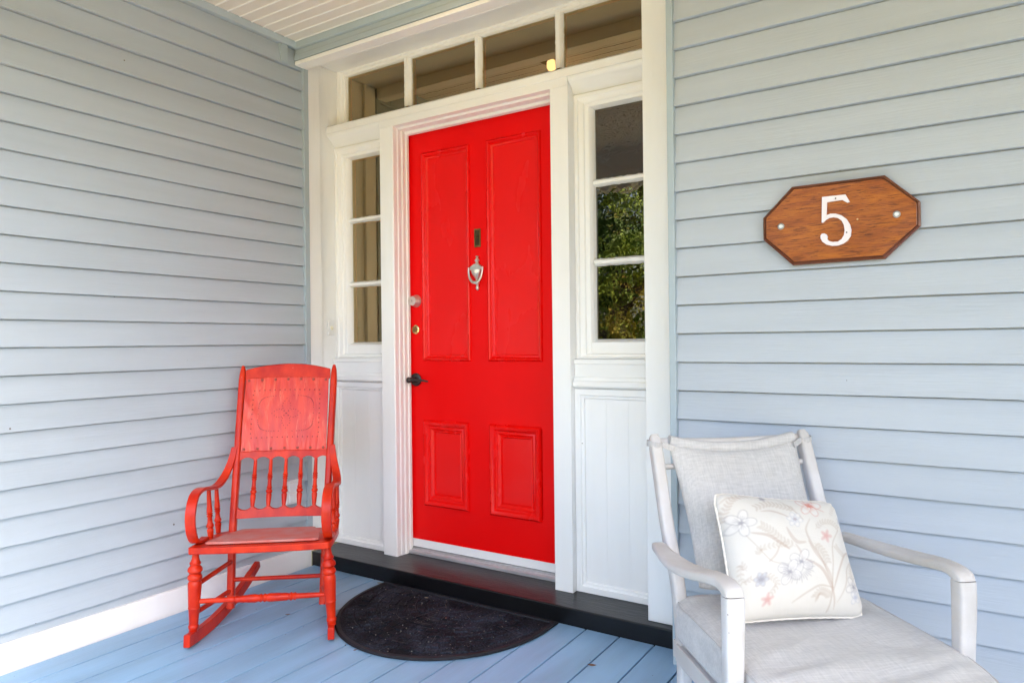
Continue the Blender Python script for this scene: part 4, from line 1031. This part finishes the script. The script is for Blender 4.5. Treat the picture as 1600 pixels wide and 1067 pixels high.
leafs([(300, 700), (380, 690), (440, 740), (410, 800)], TAN, 26, 12, 1, 0.5)
leafs([(820, 860), (780, 830), (740, 820), (710, 850)], TAN, 34, 13, 1, 0.5)
leafs([(940, 600), (900, 560), (870, 520)], TAN, 26, 10, 1, 0.5)
leafs([(700, 500), (760, 560), (790, 640)], TAN, 34, 16, 1, 0.5)
leafs([(130, 330), (150, 240), (200, 160), (300, 125)], BROWN, 30, 13, 1, 0.5)
leafs([(260, 640), (230, 600), (240, 700), (290, 690)], TAN, 22, 10, 1, 0.5)
leafs([(860, 300), (900, 240), (930, 200)], TAN, 22, 9, 1, 0.4)
leafs([(1000, 760), (980, 700), (1010, 640)], TAN, 22, 9, 1, 0.5)
stroke([(120, 190), (170, 150), (260, 150)], 12, BROWN, 0.5)
flower(715, 215, 92, RED, 5, -2.6, WHITE, 0.62)
stroke([(700, 215), (715, 205), (740, 222)], 40, RED, 0.75); stroke([(650, 160), (700, 200), (820, 265)], 12, RED, 0.6)
flower(225, 335, 92, GREY, 5, -1.3, WHITE, 0.6)
flower(578, 325, 56, BLUE, 6, 0.2, WHITE, 0.6); stroke([(572, 322), (584, 326)], 20, BROWN, 0.6)
for cx_, cy_, rr_, n_ in ((600, 620, 86, 4), (520, 680, 84, 4)): flower(cx_, cy_, rr_, GREY, n_, 0.5, WHITE, 0.7)
for k in range(26):
    a = -0.4 + k * 0.155; rr_ = 105 + 18 * (k % 2)
    stroke([(575 + 62 * math.cos(a), 650 + 52 * math.sin(a)), (575 + rr_ * math.cos(a), 650 + (rr_ - 12) * math.sin(a))], 9, GREY, 0.65)
flower(800, 450, 46, PINK, 5, -1.2, PINK, 0.5)
flower(345, 705, 44, GREY, 6, 0.1, BLUE, 0.6)
flower(395, 830, 38, PINK, 5, -1.6, PINK, 0.45)
flower(1000, 800, 74, GREY, 5, -2.2, WHITE, 0.6); flower(1010, 865, 46, BLUE, 4, 0.6, WHITE, 0.7)
flower(400, 150, 24, GREY, 5, 0, GREY, 0.6)
flower(955, 330, 30, BLUE, 5, 0, BLUE, 0.6)
def sample(u_, v_):
    x, y = uv2px(u_, v_); x = x / GR; y = y / GR; ix, iy = int(math.floor(x)), int(math.floor(y)); fx, fy = x - ix, y - iy
    def g_(a, b): return canvas[min(max(b, 0), H_ - 1)][min(max(a, 0), W_ - 1)]
    c = [0, 0, 0]
    for (a, b, w) in ((ix, iy, (1 - fx) * (1 - fy)), (ix + 1, iy, fx * (1 - fy)), (ix, iy + 1, (1 - fx) * fy), (ix + 1, iy + 1, fx * fy)):
        q = g_(a, b)
        for k in range(3): c[k] += q[k] * w
    return c
bm = bmesh.new(); cl = bm.verts.layers.float_color.new('print')
def pil_pt(i, j, side):
    u_, v_ = i / NP, j / NP
    a, b = 2 * u_ - 1, 2 * v_ - 1
    # edges pull in between the corners
    ua = a * (1 - 0.045 * (1 - b * b)); vb2 = b * (1 - 0.040 * (1 - a * a))
    # rounded corners
    k = max(0, abs(a) + abs(b) - 1.80) * 0.24; ua -= math.copysign(k, a); vb2 -= math.copysign(k, b)
    uu, vv = (ua + 1) / 2, (vb2 + 1) / 2
    p = (TLp.lerp(TRp, uu)).lerp(BLp.lerp(BRp, uu), vv)
    h = 0.070 * ((1 - a ** 4) * (1 - b ** 4)) ** 0.5 * (0.75 + 0.25 * (1 - a * a) * (1 - b * b))
    e = (1 - a ** 8) * (1 - b ** 8)
    h += e * (0.0035 * noise.noise(Vector((a * 3, b * 3, 2.2))) + 0.0022 * noise.noise(Vector((a * 9, b * 7, 6.2))) * max(abs(a), abs(b)) ** 2)
    return p + nrm * (h if side else -h * 0.8)
F1 = [[None] * (NP + 1) for _ in range(NP + 1)]; F2 = [[None] * (NP + 1) for _ in range(NP + 1)]
for j in range(NP + 1):
    for i in range(NP + 1):
        c = sample(i / NP, j / NP)
        v = bm.verts.new(pil_pt(i, j, True)); v[cl] = (*c, 1); F1[j][i] = v
        if i in (0, NP) or j in (0, NP): F2[j][i] = v
        elif True:
            v = bm.verts.new(pil_pt(i, j, False)); v[cl] = (*sample(1 - i / NP, j / NP), 1); F2[j][i] = v
for j in range(NP):
    for i in range(NP):
        bm.faces.new((F1[j][i], F1[j + 1][i], F1[j + 1][i + 1], F1[j][i + 1])); bm.faces.new((F2[j][i], F2[j][i + 1], F2[j + 1][i + 1], F2[j + 1][i]))
m_pil = fabric('floral_cotton', CREAM, CREAM); nt = m_pil.node_tree
at = nt.nodes.new('ShaderNodeAttribute'); at.attribute_name = 'print'; nt.links.new(at.outputs['Color'], nt.nodes['Principled BSDF'].inputs['Base Color'])
cov = link('cover', bm, m_pil, pil, smooth='keep')
bm = bmesh.new(); rim = [(i, 0) for i in range(0, NP, 3)] + [(NP, j) for j in range(0, NP, 3)] + [(i, NP) for i in range(NP, 0, -3)] + [(0, j) for j in range(NP, 0, -3)]
pts = [pil_pt(i, j, True) for i, j in rim]; m_ = len(pts); rings = []
for i, p in enumerate(pts):
    t = (pts[(i + 1) % m_] - pts[i - 1]).normalized(); s = nrm; h = t.cross(s); rd = 0.0034 + 0.0006 * math.sin(i * 1.9)
    rings.append([bm.verts.new(p + s * rd * math.cos(k * math.pi / 3) + h * rd * math.sin(k * math.pi / 3)) for k in range(6)])
for i in range(m_):
    A, C = rings[i], rings[(i + 1) % m_]
    for k in range(6): bm.faces.new((A[k], A[(k + 1) % 6], C[(k + 1) % 6], C[k]))
link('piping', bm, mat('cream_piping', (0.76, 0.72, 0.66), 0.9, 0.2, var=0.1, vscale=(60, 60, 60)), cov, smooth=True)

# ------------------------------------------------------------------ litter on the deck
def leaf_thing(x, y, s, rot, label, m, z=0.0015):
    bm = bmesh.new(); o = [(-1, 0), (-0.5, 0.35), (0.1, 0.45), (0.6, 0.2), (1, 0), (0.5, -0.3), (-0.2, -0.4)]
    top = [bm.verts.new((a * s, b * s, 0.0022 + s * 0.12 * (a * a + abs(b)))) for a, b in o]; bot = [bm.verts.new((a * s, b * s, 0.0012 + s * 0.12 * (a * a + abs(b)))) for a, b in o]
    bm.faces.new(top); bm.faces.new(bot[::-1])
    for k in range(7): bm.faces.new((top[k], bot[k], bot[(k + 1) % 7], top[(k + 1) % 7]))
    ob = link('dry_leaf', bm, m); ob.location = (x, y, z); ob.rotation_euler = (0, 0, rot)
    return tag(ob, label, 'leaf', 'dry leaf scraps on the deck and mat')
leaf_thing(0.296, -0.171, 0.016, 0.4, 'curled brown leaf on the deck nearest the armchair', m_leaf)
leaf_thing(-0.955, 0.072, 0.013, 0.4, 'pale tan leaf scrap at the foot of the doorstep left of the mat', m_leafpale)
leaf_thing(-0.520, -0.520, 0.008, 1.2, 'reddish leaf scrap on the deck just off the curved front edge of the mat', m_leaf)
leaf_thing(-0.40, -0.12, 0.008, 2.2, 'bright orange-brown leaf fleck in the middle of the black doormat', m_leaf, 0.010)
leaf_thing(-0.62, 0.02, 0.010, 0.2, 'pale leaf crumb on the black doormat near the doorstep', m_leafpale, 0.010)
leaf_thing(-1.02, -0.42, 0.011, 0.9, 'small brown leaf under the rocking chair', m_leaf)

# ------------------------------------------------------------------ porch structure behind the camera (reflected in the glass, shapes the light)
bmn = empty('porch_beam', 'white boxed beam along the open front edge of the porch', 'beam', (0, -2.1, 2.39))
bm = B(XL - 0.15, 6.2, -0.08, 0.06, 0.005, 0.322); link('beam_box', bm, m_white_h, bmn, bevel=0.004)
bm = B(XL - 0.15, 6.2, 0.061, 0.085, 0.25, 0.322); link('trim', bm, m_white_h, bmn, bevel=0.004)
rf = link('porch_roof', B(XL - 0.4, 6.4, -2.60, 0.6, CZ + 0.06, CZ + 0.16), m_roof); tag(rf, 'dark shingled porch roof over the deck', 'roof')
for x in (3.9, 6.05):
    pp = empty('porch_post', 'square white porch post at the open front edge, ' + ('nearer the entrance' if x < 5 else 'at the far end'), 'post', (x, -2.11, 0))
    link('shaft', B(-0.05, 0.05, -0.05, 0.05, 0.0, 2.39), m_white, pp, bevel=0.006)
    link('base', B(-0.07, 0.07, -0.07, 0.07, 0.0, 0.12), m_white, pp, bevel=0.006) if False else link('base', Bs([(-0.07, -0.0505, -0.07, 0.07, 0, 0.12), (0.0505, 0.07, -0.07, 0.07, 0, 0.12), (-0.05, 0.05, -0.07, -0.0505, 0, 0.12), (-0.05, 0.05, 0.0505, 0.07, 0, 0.12)]), m_white, pp)

# hallway behind the door
hw = empty('hallway', 'dim brown hallway seen through the glass behind the red door', 'room', (0, 0.45, 0))
bm = Bs([(-1.70, -1.62, -0.01, 4.0, 0, 3.0), (1.0, 1.08, -0.01, 4.0, 0, 3.0), (-1.70, 1.08, 4.0, 4.1, 0, 3.0)]); link('wall', bm, m_interior, hw)
link('ceiling', B(-1.70, 1.08, -0.02, 4.1, 2.95, 3.05), m_interior, hw)
link('floor', B(-1.70, 1.08, -0.02, 4.1, -0.02, 0.07), m_interior_d, hw)
link('wall', Bs([(-1.70, -1.50, -0.03, -0.01, 0, 3.0), (0.385, 1.08, -0.03, -0.01, 0, 3.0), (-1.50, 0.385, -0.03, -0.01, 2.665, 3.0)]), m_interior, hw)
# porch ceiling lamp, lit; mirrored in the transom glass
lm = empty('porch_lamp', 'lit warm glass ceiling lamp of the porch mirrored in the transom', 'lamp', (-0.45, -0.175, CZ - 0.003))
bm = bmesh.new(); lathe(bm, [(0, 0.075), (0.7, 0.075), (1, 0.066)], (0, 0, 0), (0, 0, -0.022), 28); link('base', bm, m_brass, lm, smooth=True)
bm = bmesh.new(); lathe(bm, [(0, 0.020), (0.25, 0.026), (0.6, 0.027), (0.85, 0.020), (1, 0.006)], (0, 0, -0.0225), (0, 0, -0.080), 28); link('shade', bm, m_lampglow, lm, smooth=True)
pl = bpy.data.lights.new('lamp_light', 'POINT'); plo = bpy.data.objects.new('lamp_light', pl); COL.objects.link(plo)
plo.location = (-0.45, -0.20, CZ - 0.125); pl.energy = 0.06; pl.color = (1.0, 0.70, 0.34); pl.shadow_soft_size = 0.03

# ------------------------------------------------------------------ trees beyond the porch, some added only to cut the sky light
def make_tree(name, x, y, h, rad, mats, seed, label, squash=1.0, n=5200, low=0.1):
    rg = random.Random(seed); t = empty(name, label, 'tree', (x, y, -0.62), 0, 'trees and shrubs beyond the porch')
    bm = bmesh.new()
    lathe(bm, [(0, 0.16), (0.3, 0.12), (0.7, 0.07), (1, 0.02)], (0, 0, 0), (0.1, 0.05, h * 0.85), 10)
    for k in range(7):
        a = rg.uniform(0, 6.28); z0 = h * rg.uniform(0.25, 0.7); L_ = rad * rg.uniform(0.5, 0.9)
        lathe(bm, [(0, 0.05), (1, 0.012)], (0.05, 0, z0), (L_ * math.cos(a), L_ * math.sin(a), z0 + L_ * 0.7), 7)
    link('trunk', bm, m_bark, t, smooth=True)
    bm = bmesh.new(); cl_ = []
    for k in range(46):
        a = rg.uniform(0, 6.28); rr_ = rad * math.sqrt(rg.random()) * 0.9; zz = h * (low + (1 - low) * rg.random())
        taper = 1 - 0.65 * max(0, (zz / h - 0.35) / 0.65) ** 1.5
        cl_.append((Vector((rr_ * taper * math.cos(a), rr_ * taper * math.sin(a), zz)), rad * rg.uniform(0.18, 0.36), rg.choice(range(len(mats)))))
    for k in range(n):
        c, s, mi = cl_[rg.randrange(len(cl_))]
        d = Vector((rg.gauss(0, 1), rg.gauss(0, 1), rg.gauss(0, 1))).normalized() * s * rg.uniform(0.5, 1.05)
        p = c + d; q = Vector((rg.gauss(0, 1), rg.gauss(0, 1), rg.gauss(0, 1))).normalized(); w = q.orthogonal().normalized()
        L_ = rg.uniform(0.05, 0.10); W2 = L_ * 0.42
        v_ = [bm.verts.new(p - w * L_), bm.verts.new(p + q.cross(w) * W2), bm.verts.new(p + w * L_), bm.verts.new(p - q.cross(w) * W2)]
        bm.faces.new(v_).material_index = mi
    me = bpy.data.meshes.new('crown'); bm.to_mesh(me); bm.free()
    for m in mats: me.materials.append(m)
    o = bpy.data.objects.new('crown', me); COL.objects.link(o); o.parent = t
make_tree('broadleaf_tree', -3.3, -7.6, 5.2, 2.0, [m_fol_a, m_fol_b], 3, 'tall dark green broadleaf tree facing the entrance', n=9000)
make_tree('broadleaf_tree', -6.6, -8.2, 6.0, 2.4, [m_fol_a, m_fol_a, m_fol_b], 5, 'broad dark tree at the far left of the garden', n=8000)
make_tree('broadleaf_tree', 4.6, -5.6, 3.6, 1.5, [m_fol_a, m_fol_b], 21, 'compact round tree added off the right end of the gravel to darken the side wall', n=5000, low=0.05)  # unseen tree, added to darken the front part of the side wall
make_tree('broadleaf_tree', 0.8, -11.0, 6.0, 2.6, [m_fol_a, m_fol_b], 8, 'wide green tree set back beyond the gravel', n=8000)
make_tree('garden_shrub', -2.4, -5.4, 3.3, 1.15, [m_fol_b, m_fol_c, m_fol_a], 11, 'yellow-green shrub with rusty tips close to the porch', n=6500, low=0.02)
make_tree('sky_blocker_tree', 8.0, -0.8, 5.2, 2.1, [m_fol_a, m_fol_b], 33, 'broad evergreen added past the far end of the porch to block sky light', n=7000, low=0.03)  # unseen, put in to keep horizon light off the left wall
make_tree('garden_shrub', -3.9, -5.5, 2.0, 0.9, [m_fol_b, m_fol_a], 13, 'dense green shrub beside the yellow-green one', n=5000, low=0.02)
